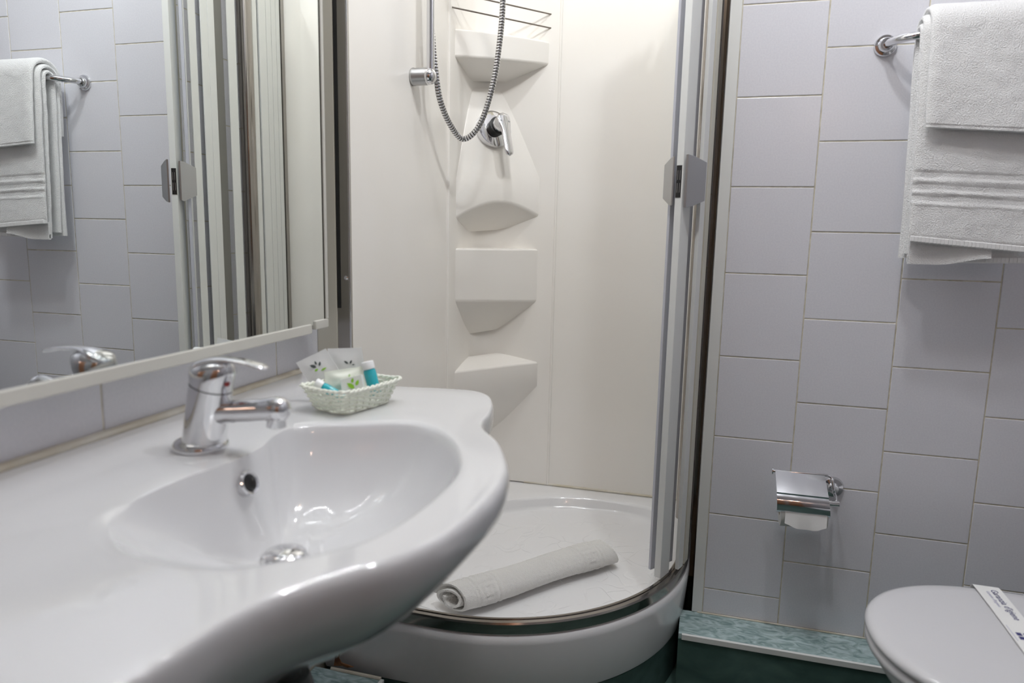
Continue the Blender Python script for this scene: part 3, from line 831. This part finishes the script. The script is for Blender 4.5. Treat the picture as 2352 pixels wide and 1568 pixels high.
# spout
sp = catmull([fp(0.016, 0.052), fp(0.035, 0.0560), fp(0.065, 0.0590), (fp(0.10, 0.0635)), fp(0.126, 0.0670)], 8)
spn = len(sp)
def spr(i):
    t = i / (spn - 1)
    return 0.0225 - 0.0065 * smoothstep(0.0, 0.4, t) + 0.0014 * smoothstep(0.75, 1, t)
spout = MB().tube(sp, spr, 26).build('spout', CHROME, fa, 60)
e = sp[-1]
MB().lathe([(0.0174, -0.002), (0.0172, 0.004), (0.0150, 0.0105), (0.0098, 0.0155), (0.0, 0.0175)], e, (sp[-1] - sp[-2]), 28).build('spout_end', CHROME, spout)
MB().lathe([(0.0125, -0.008), (0.0132, -0.0185), (0.0132, -0.0235), (0.0115, -0.0245), (0.0, -0.023)], (e.x - 0.001, e.y, e.z), (0.05, 0, 1), 24).build('aerator', CHROME, spout)
# lever cap flaring forward into the lever
loops = []
for h, rx, ry, dx, sl in ((0.0920, 0.0288, 0.0278, 0.0, -0.29), (0.100, 0.0292, 0.028, 0.0005, -0.27), (0.107, 0.0305, 0.0278, 0.0025, -0.20), (0.114, 0.0315, 0.0265, 0.004, -0.10), (0.120, 0.0300, 0.0235, 0.005, 0.02), (0.1245, 0.0240, 0.0175, 0.006, 0.08), (0.1265, 0.014, 0.010, 0.006, 0.08)):
    loops.append(cring(fp(LEAN * 0.094 + 0.004 + dx, h), rx, ry, sl))
cap = MB().rings(loops).build('lever_cap', CHROME, fa, 60)
lv = catmull([fp(-0.004, 0.1125), fp(0.010, 0.1205), fp(0.030, 0.1275), (fp(0.052, 0.1300)), fp(0.078, 0.1290), fp(0.098, 0.1255), fp(0.1125, 0.1220)], 8)
nlv = len(lv); loops = []
for i, c in enumerate(lv):
    t = i / (nlv - 1)
    w = 0.0250 - 0.0130 * smoothstep(0.05, 0.5, t); th = 0.0075 - 0.0040 * smoothstep(0.1, 0.6, t)
    e_ = min(t * 4, (1 - t) * 8, 1.0); w *= math.sqrt(max(1 - (1 - e_) ** 2, 0.05)); th *= math.sqrt(max(1 - (1 - e_) ** 2, 0.08))
    a = lv[max(i - 1, 0)]; bq = lv[min(i + 1, nlv - 1)]; tn = (bq - a).normalized(); nr = Vector((-tn.z, 0, tn.x))
    loops.append([c + Vector((0, 1, 0)) * w * math.cos(2 * math.pi * k / 20) + nr * th * math.sin(2 * math.pi * k / 20) for k in range(20)])
MB().rings(loops).build('lever', CHROME, fa, 70)
MB().lathe([(0.0045, -0.006), (0.0045, 0.0008), (0.003, 0.0016), (0.0, 0.0018)], fp(0.0525, 0.0985, -0.006), (1, -0.2, 0.05), 16).build('indicator_dot', RED_DOT, fa)

# ================================================================== BASKET WITH TOILETRIES
KC = Vector((0.1769, -0.6865)); KL = Vector((0.245, 0.97)).normalized(); KW = Vector((KL.y, -KL.x))
bask = thing('wicker_basket', 'small white wicker basket on the right end of the basin deck', 'basket', (KC.x, KC.y, ZD))
KB = ZD + 0.0015; KH = 0.040
def rrect(hl, hw, r, n=96):
    """rounded rectangle perimeter points, even arc length"""
    per = []
    segs = [((hw - r, hl - r), 0), ((-(hw - r), hl - r), 90), ((-(hw - r), -(hl - r)), 180), ((hw - r, -(hl - r)), 270)]
    pts = []
    for (cx, cy), a0 in segs:
        for k in range(9):
            a = math.radians(a0 + 90 * k / 8)
            pts.append(Vector((cx + r * math.cos(a), cy + r * math.sin(a), 0)))
    pts.append(pts[0])
    L = sum((b - a).length for a, b in zip(pts, pts[1:]))
    return resample(pts, L / n)[:n]
def kdims(h): return 0.059 + 0.016 * h / KH, 0.039 + 0.012 * h / KH
def kp(p, z): q = KC + KW * p.x + KL * p.y; return Vector((q.x, q.y, z))
NK = 144; NST = 24
for r in range(9):
    h = 0.0026 + r * 0.0041; hl, hw = kdims(h)
    pts = rrect(hl, hw, 0.016, NK); path = []
    for i, p in enumerate(pts):
        nx = pts[(i + 1) % NK] - pts[i - 1]; nrm = Vector((nx.y, -nx.x, 0)).normalized()
        wv_ = 0.0025 * math.cos(math.pi * NST * i / NK + math.pi * r)
        path.append(kp(p + nrm * wv_, KB + h + 0.0012 * math.sin(2 * math.pi * i / NK * 4 + 1.0)))
    MB().tube(path, 0.00175, 6, closed=True).build('strand', WICKER, bask, 70)
for k in range(NST):
    path = []
    for h in (0.0, 0.012, 0.024, 0.036, 0.040):
        hl, hw = kdims(h); pts = rrect(hl, hw, 0.016, NK)
        path.append(kp(pts[k * NK // NST], KB + h + 0.001))
    MB().tube(path, 0.0016, 6).build('stake', WICKER, bask, 70)
hl, hw = kdims(KH)
pts = rrect(hl, hw, 0.014, NK)
for ph in (0, math.pi):
    path = []
    for i, p in enumerate(pts):
        nx = pts[(i + 1) % NK] - pts[i - 1]; nrm = Vector((nx.y, -nx.x, 0)).normalized()
        a = 2 * math.pi * i / NK * 20 + ph
        cornr = (abs(p.x) / hw) ** 3 * (abs(p.y) / hl) ** 3
        path.append(kp(p + nrm * (0.0020 * math.cos(a) + 0.004 * cornr), KB + KH + 0.0005 + 0.0018 * math.sin(a) + 0.004 * cornr))
    MB().tube(path, 0.0023, 6, closed=True).build('rim_strand', WICKER, bask, 70)
hl, hw = kdims(0)
fl = [kp(p, 0) for p in rrect(hl - 0.001, hw - 0.001, 0.015, 40)]
MB().prism([(p.x, p.y) for p in fl], KB - 0.001, KB + 0.0015).build('base', WICKER, bask)

def leaf(mb, c, ux, uy, a, L, W, nrm, off=0.0006):
    d = ux * math.cos(a) + uy * math.sin(a); s = nrm.cross(d)
    P = [c, c + d * L * 0.3 + s * W * 0.45, c + d * L * 0.65 + s * W * 0.4, c + d * L, c + d * L * 0.65 - s * W * 0.4, c + d * L * 0.3 - s * W * 0.45]
    P0 = [p + nrm * off for p in P]; P1 = [p + nrm * (off + 0.0002) for p in P]
    n = 6
    mb.add(P0 + P1, [tuple(reversed(range(n))), tuple(range(n, 2 * n))] + [(i, (i + 1) % n, (i + 1) % n + n, i + n) for i in range(n)])
def pillow(name, corners, thick, mat, label, cat, crimp=0.12, N=14, group=None):
    """flat packet with crimped edges, corners given TL TR BR BL"""
    TL, TR, BR, BL = [Vector(c) for c in corners]
    nrm = (BL - TL).cross(TR - TL).normalized()
    if nrm.dot(CAM - TL) < 0: nrm = -nrm
    mb = MB(); F = []; B = []
    for i in range(N + 1):
        for j in range(N + 1):
            u = j / N; v = i / N
            p = TL.lerp(TR, u).lerp(BL.lerp(BR, u), v)
            e = min(u, 1 - u, v, 1 - v)
            h = thick * smoothstep(crimp * 0.6, 0.42, e) + 0.0006 + 0.0007 * nz(u * 9, v * 9, thick * 300)
            F.append(p + nrm * h); B.append(p - nrm * h)
    fs = []; M_ = (N + 1) ** 2
    for i in range(N):
        for j in range(N):
            a = i * (N + 1) + j
            fs.append((a, a + 1, a + N + 2, a + N + 1)); fs.append((M_ + a, M_ + a + N + 1, M_ + a + N + 2, M_ + a + 1))
    rim = [j for j in range(N)] + [i * (N + 1) + N for i in range(N)] + [N * (N + 1) + j for j in range(N, 0, -1)] + [i * (N + 1) for i in range(N, 0, -1)]
    for k in range(len(rim)):
        a, b_ = rim[k], rim[(k + 1) % len(rim)]
        fs.append((a, M_ + a, M_ + b_, b_))
    mb.add(F + B, fs)
    o = thing(name, label, cat, tuple((BL + BR) / 2), group)
    mb.build('wrapper', mat, o, 60)
    return o, TL, TR, BR, BL, nrm
def frame_of(TL, TR, BR, BL): return (TR - TL).normalized(), (TL - BL).normalized()
# sachet leaning at the back left
o, TL, TR, BR, BL, nr = pillow('toiletry_sachet', ((0.0696, -0.6937, 0.8821), (0.1192, -0.6757, 0.9087), (0.1499, -0.6745, 0.8629), (0.1069, -0.6921, 0.8285)), 0.0030, SACHET, 'clear sachet with dark leaf print leaning left in the basket', 'sachet', group='sachets in the basket')
ux, uy = frame_of(TL, TR, BR, BL); c = TL.lerp(BR, 0.47)
mb = MB(); leaf(mb, c + uy * 0.002, ux, uy, 2.3, 0.012, 0.006, nr, 0.004); leaf(mb, c + ux * 0.003 + uy * 0.006, ux, uy, 1.5, 0.008, 0.004, nr, 0.004); leaf(mb, c + ux * 0.006 + uy * 0.002, ux, uy, 0.9, 0.009, 0.005, nr, 0.004)
mb.build('leaf_print', GREY_INK, o, 0)
mb = MB(); leaf(mb, c + ux * 0.004 - uy * 0.007, ux, uy, 0.1, 0.012, 0.0035, nr, 0.004); leaf(mb, c - ux * 0.006 - uy * 0.003, ux, uy, 0.2, 0.008, 0.004, nr, 0.0042)
mb.build('leaf_print', GREEN_INK, o, 0)
# sachet at the back right
o, TL, TR, BR, BL, nr = pillow('toiletry_sachet', ((0.1119, -0.6573, 0.9054), (0.1722, -0.6401, 0.9083), (0.1846, -0.6470, 0.8441), (0.1259, -0.6639, 0.8397)), 0.0032, SACHET, 'clear sachet with grey leaf print standing upright at the back of the basket', 'sachet', group='sachets in the basket')
ux, uy = frame_of(TL, TR, BR, BL); c = TL.lerp(BR, 0.5) + ux * 0.004 + uy * 0.004
mb = MB(); leaf(mb, c, ux, uy, 2.5, 0.009, 0.004, nr, 0.0042); leaf(mb, c + ux * 0.003, ux, uy, 1.0, 0.008, 0.004, nr, 0.0042); leaf(mb, c + ux * 0.006 - uy * 0.002, ux, uy, 0.1, 0.006, 0.002, nr, 0.0042)
mb.build('leaf_print', GREY_INK, o, 0)
# wrapped soap in the middle
o, TL, TR, BR, BL, nr = pillow('wrapped_soap', ((0.1240, -0.6900, 0.8690), (0.1885, -0.6700, 0.8800), (0.2020, -0.6830, 0.8450), (0.1370, -0.7030, 0.8290)), 0.0065, SOAP_WRAP, 'pale green wrapped soap bar lying across the middle of the basket', 'soap')
ux, uy = frame_of(TL, TR, BR, BL); c = TL.lerp(BR, 0.55)
mb = MB(); leaf(mb, c, ux, uy, 0.2, 0.010, 0.004, nr, 0.0074); leaf(mb, c + ux * 0.006 + uy * 0.004, ux, uy, 1.3, 0.006, 0.004, nr, 0.0074); leaf(mb, c + ux * 0.013, ux, uy, 1.2, 0.006, 0.004, nr, 0.0074)
mb.build('leaf_print', simple('pale_green_ink', (0.50, 0.72, 0.32), 0.5), o, 0)
# little carton with bright green leaves
o = thing('soap_carton', 'small white carton with bright green leaves at the front of the basket', 'box', (0.189, -0.703, 0.823))
TL, TR, BR, BL = [Vector(p) for p in ((0.1660, -0.7100, 0.8620), (0.2015, -0.6990, 0.8715), (0.2095, -0.7030, 0.8370), (0.1735, -0.7140, 0.8275))]
ux = (TR - TL).normalized(); uy = (TL - BL).normalized(); nr = ux.cross(uy).normalized()
if nr.dot(CAM - TL) < 0: nr = -nr
mb = MB(); dpt = 0.012
mb.add([TL, TR, BR, BL] + [p - nr * dpt for p in (TL, TR, BR, BL)], [(0, 1, 2, 3), (7, 6, 5, 4), (0, 4, 5, 1), (1, 5, 6, 2), (2, 6, 7, 3), (3, 7, 4, 0)])
mb.build('carton', CARTON, o, 30, 0.0008)
c = TL.lerp(BR, 0.5)
mb = MB(); leaf(mb, c + ux * 0.004 - uy * 0.003, ux, uy, 2.35, 0.017, 0.009, nr); leaf(mb, c + ux * 0.001 + uy * 0.007, ux, uy, 1.3, 0.009, 0.005, nr); leaf(mb, c + ux * 0.007 + uy * 0.001, ux, uy, 1.0, 0.011, 0.006, nr)
mb.build('leaf_print', GREEN_INK, o, 0)
# bottles
def bottle(name, top, bot, r, cap_len, label):
    top = Vector(top); bot = Vector(bot); ax = (top - bot).normalized(); L = (top - bot).length
    o = thing(name, label, 'bottle', tuple(bot), 'miniature bottles in the basket')
    MB().lathe([(r * 0.7, 0), (r, 0.002), (r, L - cap_len - 0.004), (r * 0.85, L - cap_len - 0.001), (r * 0.8, L - cap_len)], bot, ax, 24).build('gel_body', TEAL, o)
    MB().lathe([(r * 0.98, L - cap_len), (r * 0.99, L - 0.002), (r * 0.9, L - 0.0005), (0, L)], bot, ax, 24).build('cap', CAP_WHITE, o)
    return o
bottle('gel_bottle', (0.1955, -0.6655, 0.8890), (0.2115, -0.6640, 0.8275), 0.0112, 0.014, 'small teal gel bottle with white cap standing at the right of the basket')
bottle('gel_bottle', (0.1270, -0.7250, 0.8570), (0.1740, -0.7130, 0.8290), 0.0090, 0.014, 'small teal gel bottle with white cap lying low at the front of the basket')

# ================================================================== TOWEL RAIL AND TOWELS
tr = thing('towel_rail', 'chrome towel rail with round rosettes on the tiled back wall', 'towel rail', (1.3, 0.0, 1.545))
for xc in (1.1185, 1.575):
    MB().lathe([(0.0235, 0.0), (0.0235, 0.004), (0.0215, 0.0075), (0.0165, 0.0085), (0.0150, 0.016), (0.0125, 0.019), (0.0, 0.0195)], (xc, -0.0002, 1.5455), (0, -1, 0), 36).build('rosette', CHROME, tr)
arm = catmull([Vector(p) for p in ((1.1185, -0.010, 1.5455), (1.1225, -0.030, 1.5455), (1.137, -0.055, 1.5455), (1.160, -0.074, 1.5455), (1.19, -0.080, 1.5455))], 6)
barp = arm + [Vector((1.3, -0.080, 1.5455)), Vector((1.50, -0.080, 1.5455))] + [Vector((2.6935 - p.x, p.y, p.z)) for p in reversed(arm)]
MB().tube(barp, 0.0085, 18).build('bar', CHROME, tr)

def hanging(name, zf, zb, x0, x1, over, th, mat, label, bands=(), taper=(0, 0), seed=1, flare=0.012, front_y=None, hem=0.010, tuck=0.0):
    """towel over the bar: front hem at zf (left, right), back hem at zb; over = clearance from bar centre"""
    zc = 1.5455; yc = -0.080
    prof = []
    NF = 170; NBk = 26; NA = 14
    for k in range(NF):
        t = k / NF; prof.append(('f', t))
    for k in range(NA + 1):
        prof.append(('a', k / NA))
    for k in range(1, NBk + 1):
        prof.append(('b', k / NBk))
    NXs = 44; mb = MB()
    rnd = seed * 13.7
    def centre(kind, t, u):
        r = over + th / 2
        if kind == 'f':
            z = (zf[0] + (zf[1] - zf[0]) * u) * (1 - t) + zc * t
            y = yc - r - flare * (1 - t) * 0.25
            n_ = Vector((0, -1, 0))
        elif kind == 'a':
            a = math.pi * t
            z = zc + math.sin(a) * r * 1.05; y = yc - math.cos(a) * r
            n_ = Vector((0, -math.cos(a), math.sin(a)))
        else:
            z = zc * (1 - t) + (zb[0] + (zb[1] - zb[0]) * u) * t
            y = yc + r + (0.0) * t
            n_ = Vector((0, 1, 0))
        return z, y, n_
    loops = []
    for i in range(NXs + 1):
        u = i / NXs
        out = []; inn = []
        eround = min(u, 1 - u) / 0.06
        tk = th * (math.sqrt(max(1 - (1 - min(eround, 1)) ** 2, 0.12)))
        for kind, t in prof:
            z, y, n_ = centre(kind, t, u)
            drop = (zc - z) / 0.45
            xl = x0 + taper[0] * drop; xr = x1 + taper[1] * drop
            x = xl + (xr - xl) * u + 0.003 * nz(u * 2 + rnd, z * 6, 1)
            wv_ = 0.0045 * nz(u * 2.2 + rnd, z * 5, 7.0 if kind == 'f' else 3.0) * smoothstep(0, 0.2, max(drop, 0)) + 0.0014 * nz(x * 45, z * 45, rnd)
            rel = 0.0
            if kind == 'f':
                for zb_, hw_, amt in bands:
                    zz = zb_ - 0.010 * u
                    if abs(z - zz) < hw_: rel += amt
                if t < 0.03: rel -= 0.0012
            else:
                wv_ *= 0.4
            c = Vector((x, y, z)) + n_ * wv_
            out.append(c + n_ * (tk / 2 + rel)); inn.append(c - n_ * (tk / 2))
        loops.append(out + list(reversed(inn)))
    mb.rings(loops, cap0=False, cap1=False)
    n = len(loops[0]); m = n // 2
    for li in (0, NXs):
        base = li * n
        for k in range(m - 1):
            f = (base + k, base + k + 1, base + n - 2 - k, base + n - 1 - k)
            mb.f.append(f if li else tuple(reversed(f))); mb.mi.append(0)
    return mb, label
# long bath towel: two layers
bt = thing('bath_towel', 'long white bath towel with ribbed bands hanging lowest on the rail', 'towel', (1.28, -0.08, 1.08), 'towels on the rail')
bands = [(1.260, 0.0065, -0.0017), (1.2480, 0.0022, 0.0012), (1.235, 0.0065, -0.0017), (1.2235, 0.0022, 0.0012), (1.2115, 0.0065, -0.0017), (1.199, 0.0022, 0.0012)]
mb, _ = hanging('bath_towel', (1.122, 1.104), (1.085, 1.080), 1.166, 1.392, 0.0235, 0.013, TOWEL, '', bands, (0.010, 0.004), 1, 0.02)
front = mb.build('front_layer', TOWEL, bt, 60)
mb, _ = hanging('bath_towel', (1.078, 1.082), (1.095, 1.09), 1.164, 1.394, 0.0095, 0.0125, TOWEL, '', (), (0.016, 0.006), 2, 0.0)
mb.build('inner_layer', TOWEL, bt, 60)
# woven hems: small stitched ribs along both hem edges
def hem_strip(name, x0, x1, y, z0, z1, h, n, parent, curl=0.0):
    mb = MB()
    for k in range(n):
        ua = k / n; ub = (k + 0.94) / n
        xa = x0 + (x1 - x0) * ua; xb = x0 + (x1 - x0) * ub
        za = z0 + (z1 - z0) * (ua + ub) / 2 + curl * max(0, ua - 0.55) ** 2
        dy = 0.0006 * nz(k * 1.3, 2, y * 50)
        mb.add(*[(lambda v, f: (v, f))(
            [(xa, y + dy, za), (xb, y + dy, za), (xb, y + dy - 0.0030, za + h * 0.15), (xb, y + dy - 0.0030, za + h * 0.9), (xb, y + dy, za + h), (xa, y + dy, za + h), (xa, y + dy - 0.0030, za + h * 0.9), (xa, y + dy - 0.0030, za + h * 0.15)],
            [(0, 1, 2, 7), (7, 2, 3, 6), (6, 3, 4, 5), (0, 7, 6, 5), (1, 4, 3, 2)])][0])
    return mb.build(name, TOWEL_FLAT, parent, 35)
hem_strip('hem', 1.1785, 1.394, -0.1215, 1.1205, 1.1025, 0.013, 30, bt)
hem_strip('hem', 1.183, 1.400, -0.1010, 1.0765, 1.0805, 0.013, 30, bt)
# folded corner flap in front of the inner layer
mb = MB(); N = 16; top = []; 
for i in range(N + 1):
    u = i / N; x = 1.183 + 0.150 * u
    lift = 0.016 * smoothstep(0.35, 1.0, u)
    y = -0.1060 - 0.010 * smoothstep(0.3, 1.0, u)
    for k, z in enumerate((1.125, 1.105, 1.090 + lift * 0.6, 1.0775 + lift, 1.0735 + lift)):
        top.append((x, y - 0.003 * (k / 4) * u, z))
vs = top + [(x, y + 0.007, z + 0.001) for x, y, z in top]; M_ = len(top); fs = []
for i in range(N):
    for k in range(4):
        a = i * 5 + k; fs.append((a, a + 1, a + 6, a + 5)); fs.append((M_ + a, M_ + a + 5, M_ + a + 6, M_ + a + 1))
    fs.append((i * 5 + 4, M_ + i * 5 + 4, M_ + i * 5 + 9, i * 5 + 9)); fs.append((i * 5, i * 5 + 5, M_ + i * 5 + 5, M_ + i * 5))
for k in range(4):
    fs.append((k, M_ + k, M_ + k + 1, k + 1)); a = N * 5 + k; fs.append((a, a + 1, M_ + a + 1, M_ + a))
mb.add(vs, fs); mb.build('folded_corner', TOWEL, bt, 50)
# short towel on top
ht = thing('hand_towel', 'short white hand towel folded over the bath towel on the rail', 'towel', (1.28, -0.08, 1.33), 'towels on the rail')
mb, _ = hanging('hand_towel', (1.352, 1.335), (1.385, 1.38), 1.176, 1.405, 0.0375, 0.0170, TOWEL, '', (), (0.014, 0.0), 5, 0.035)
mb.build('terry_cloth', TOWEL, ht, 60)

# ================================================================== TOILET PAPER
th_ = thing('paper_holder', 'chrome toilet paper holder with hinged cover on the tiles', 'paper holder', (1.097, 0.0, 0.525))
MB().lathe([(0.0255, 0.0), (0.0255, 0.003), (0.0225, 0.008), (0.013, 0.0105), (0.011, 0.020)], (1.0965, -0.0002, 0.528), (0, -1, 0), 32).build('rosette', CHROME, th_)
w = catmull([Vector(p) for p in ((1.0965, -0.012, 0.528), (1.0925, -0.05, 0.530), (1.087, -0.074, 0.540), (1.083, -0.072, 0.562), (1.081, -0.067, 0.570), (1.072, -0.066, 0.5755), (1.055, -0.066, 0.576))], 6) + [Vector((0.951, -0.066, 0.573))]
MB().tube(w, 0.0034, 10).build('hinge_wire', CHROME, th_)
MB().lathe([(0.0, -0.002), (0.008, -0.001), (0.008, 0.001), (0.0, 0.002)], (0.9505, -0.066, 0.573), (1, 0, 0.0), 20).build('end_knob', CHROME, th_)
MB().tube([(0.966, -0.078, 0.508), (1.100, -0.078, 0.514)], 0.0068, 14).build('roll_rod', CHROME, th_)
MB().tube([(1.0925, -0.05, 0.530), (1.094, -0.068, 0.524), (1.094, -0.077, 0.515)], 0.0036, 10).build('rod_bracket', CHROME, th_)
# cover flap: sheet with a curved front lip
prof = [(-0.066, 0.5770), (-0.075, 0.5700), (-0.0960, 0.5540), (-0.1130, 0.5385)]
pc = Vector((-0.094, 0.512))
for k in range(15):
    a = math.radians(52 - k * 7.2)
    prof.append((pc.x - 0.0295 * math.cos(a), pc.y + 0.0285 * math.sin(a)))
NX = 24; mb = MB(); F = []; Bk = []
for i in range(NX + 1):
    u = i / NX
    for y, z in prof:
        xl = 0.9560 + (0.580 - z) * 0.06; xr = 1.0645 + (0.580 - z) * 0.14
        x = xl + (xr - xl) * u
        d = 0.0003 * nz(x * 40, z * 40, 2)
        F.append((x, y - 0.0007 + d, z)); Bk.append((x, y + 0.0005, z - 0.0004))
fs = []; m = len(prof); M_ = len(F)
for i in range(NX):
    for k in range(m - 1):
        a = i * m + k
        fs.append((a, a + 1, a + m + 1, a + m)); fs.append((M_ + a, M_ + a + m, M_ + a + m + 1, M_ + a + 1))
    fs.append((i * m + m - 1, M_ + i * m + m - 1, M_ + (i + 1) * m + m - 1, (i + 1) * m + m - 1))
for k in range(m - 1):
    fs.append((k, M_ + k, M_ + k + 1, k + 1)); a = NX * m + k; fs.append((a, a + 1, M_ + a + 1, M_ + a))
mb.add(F + Bk, fs)
mb.build('cover_flap', simple('scratched_chrome', (0.66, 0.66, 0.69), 0.09, 1.0), th_, 50)
roll = thing('toilet_roll', 'toilet paper roll hanging under the chrome cover', 'toilet paper', (1.02, -0.074, 0.45))
MB().lathe([(0.0195, 0.0), (0.0430, 0.0), (0.0438, 0.001), (0.0438, 0.101), (0.0430, 0.102), (0.0195, 0.102)], (0.9715, -0.074, 0.489), (1, 0, 0.045), 48, False, False).build('paper_roll', TISSUE, roll, 40)
MB().lathe([(0.0196, 0.0005), (0.0196, 0.1015), (0.0186, 0.1015), (0.0186, 0.0005), (0.0196, 0.0005)], (0.9715, -0.074, 0.489), (1, 0, 0.045), 32, False, False).build('card_tube', CARD, roll, 40)
mb = MB(); pts = []
for i in range(11):
    u = i / 10; x = 0.980 + 0.090 * u
    dz = -0.010 * smoothstep(0.0, 0.35, u) + 0.010 * smoothstep(0.72, 1.0, u)
    pts += [(x, -0.1185, 0.496 + 0.004 * u), (x, -0.1210, 0.482 + 0.004 * u), (x, -0.1225 - 0.002 * math.sin(u * 9), 0.468 + dz)]
vs = pts + [(x, y + 0.0012, z) for x, y, z in pts]; M_ = len(pts); fs = []
for i in range(10):
    for k in range(2):
        a = i * 3 + k; fs.append((a, a + 1, a + 4, a + 3)); fs.append((M_ + a, M_ + a + 3, M_ + a + 4, M_ + a + 1))
    fs.append((i * 3 + 2, M_ + i * 3 + 2, M_ + i * 3 + 5, i * 3 + 5))
mb.add(vs, fs); mb.build('paper_tail', PAPER, roll, 30)

# ================================================================== TOILET
toi = thing('toilet', 'white toilet with closed lid at the lower right', 'toilet', (1.36, -0.475, 0.0))
TCX, TCY = 1.345, -0.478
def t_outline(a_, b_, back, n=72):
    pts = []
    for k in range(n + 1):
        a = math.pi / 2 + math.pi * k / n
        pts.append((TCX + a_ * math.copysign(abs(math.cos(a)) ** 0.92, math.cos(a)), TCY + b_ * math.copysign(abs(math.sin(a)) ** 0.92, math.sin(a))))
    for k in range(1, 9): pts.append((TCX + (back - TCX) * k / 8, TCY - b_ * (1 - 0.10 * (k / 8) ** 2)))
    for k in range(8, 0, -1): pts.append((TCX + (back - TCX) * k / 8, TCY + b_ * (1 - 0.10 * (k / 8) ** 2)))
    return pts
def t_loop(ins, z, back=1.545, dome=0.0):
    return [(x, y, z + dome) for x, y in t_outline(0.256 - ins, 0.219 - ins, back - ins)]
lid = MB().rings([t_loop(0.012, 0.4195), t_loop(0.004, 0.4200), t_loop(0.0, 0.4245), t_loop(0.0005, 0.4305), t_loop(0.005, 0.4365), t_loop(0.014, 0.4400), t_loop(0.035, 0.4415), t_loop(0.09, 0.4425), t_loop(0.16, 0.443), t_loop(0.20, 0.443)]).build('lid', CERAMIC_GREY, toi, 60)
MB().rings([t_loop(0.016, 0.3965), t_loop(0.006, 0.3970), t_loop(0.002, 0.4010), t_loop(0.002, 0.4100), t_loop(0.006, 0.4150), t_loop(0.016, 0.4168)]).build('seat', CERAMIC_GREY, toi, 60)
def b_loop(s, z, shift):
    return [(TCX + shift + (x - TCX) * s, TCY + (y - TCY) * s, z) for x, y in t_outline(0.246, 0.208, 1.56)]
MB().rings([b_loop(0.62, 0.0, 0.06), b_loop(0.62, 0.05, 0.06), b_loop(0.60, 0.12, 0.06), b_loop(0.66, 0.20, 0.045), b_loop(0.80, 0.29, 0.02), b_loop(0.93, 0.355, 0.006), b_loop(0.985, 0.385, 0.0), b_loop(0.98, 0.3945, 0.0)]).build('bowl', CERAMIC, toi, 60)
MB().rings([[(1.545 + 0.09 * u, TCY + 0.19 * v, z) for u, v in ((0, -1), (1, -1), (1, 1), (0, 1))] for z in (0.28, 0.40)]).build('hinge_deck', CERAMIC, toi, 30, 0.01)
for dy in (-0.08, 0.08):
    MB().lathe([(0.014, -0.02), (0.014, 0.02)], (1.553, TCY + dy, 0.418), (0, 1, 0), 18).build('hinge', CERAMIC_GREY, toi)
cis = MB().box((1.60, TCY - 0.19, 0.40), (1.748, TCY + 0.19, 0.78)).build('cistern', CERAMIC, toi, 40, 0.02, 4)
# hygiene band
bd = thing('paper_band', 'white printed paper hygiene band wrapped across the toilet lid', 'paper band', (1.34, TCY, 0.44))
mb = MB(); xs = (1.3185, 1.3645)
path = [(-0.2475, 0.420), (-0.2545, 0.428), (-0.2560, 0.436), (-0.2620, 0.4425), (-0.2780, 0.4448), (-0.35, 0.4462), (-0.45, 0.4468), (-0.55, 0.4462), (-0.675, 0.4445), (-0.695, 0.4405), (-0.7015, 0.432), (-0.702, 0.420)]
path = [(p.x, p.y) for p in catmull([Vector(q) for q in path], 4)]
F = []
for y, z in path:
    sk = 0.012 * (-0.478 - y)
    F += [(xs[0] - sk, y, z + 0.0004), (xs[1] - sk, y, z)]
Bq = [(x, y * 1.0, z + 0.0006) for x, y, z in F]
fs = []; M_ = len(F)
for i in range(len(path) - 1):
    a = i * 2
    fs += [(a, a + 1, a + 3, a + 2), (M_ + a, M_ + a + 2, M_ + a + 3, M_ + a + 1), (a, a + 2, M_ + a + 2, M_ + a), (a + 1, M_ + a + 1, M_ + a + 3, a + 3)]
mb.add(F + Bq, fs); mb.build('band', PAPER, bd, 60)
def lay_text(s, size, x, y, mat, name):
    me = text_mesh(s, size, name, mat, 0.0001)
    # reading direction -y, letter tops towards +x
    M4 = Matrix(((0, 1, 0, x), (-1, 0, 0, y), (0, 0, 1, 0.4477), (0, 0, 0, 1)))
    me.transform(M4)
    # follow the gentle crown of the band
    for v in me.vertices:
        yy = v.co.y
        zz = None
        for (ya, za), (yb, zb) in zip(path, path[1:]):
            if yb <= yy <= ya:
                zz = za + (zb - za) * (yy - ya) / (yb - ya); break
        v.co.z = (zz if zz else 0.446) + 0.0011 + (0.0001 if v.co.z > 0.4477 else 0)
    o = bpy.data.objects.new(name, me); COL.objects.link(o); attach(o, bd)
    return o
lay_text("Garanzia d'igiene", 0.0172, 1.3455, -0.283, BLUE_INK, 'lettering')
lay_text("Garantie d'hygiene", 0.0085, 1.3355, -0.292, BLUE_PALE, 'lettering')
mb = MB()
for i in range(2):
    for j in range(2):
        x = 1.329 + 0.0115 * i; y = -0.447 - 0.013 * j
        mb.box((x, y - 0.010, 0.4474), (x + 0.0085, y, 0.4479))
mb.build('printed_emblem', BLUE_INK, bd, 0)
mb = MB()
for k in range(1): mb.box((1.3225, -0.476, 0.4474), (1.3235, -0.425, 0.4479))
mb.build('printed_frame', BLUE_PALE, bd, 0)
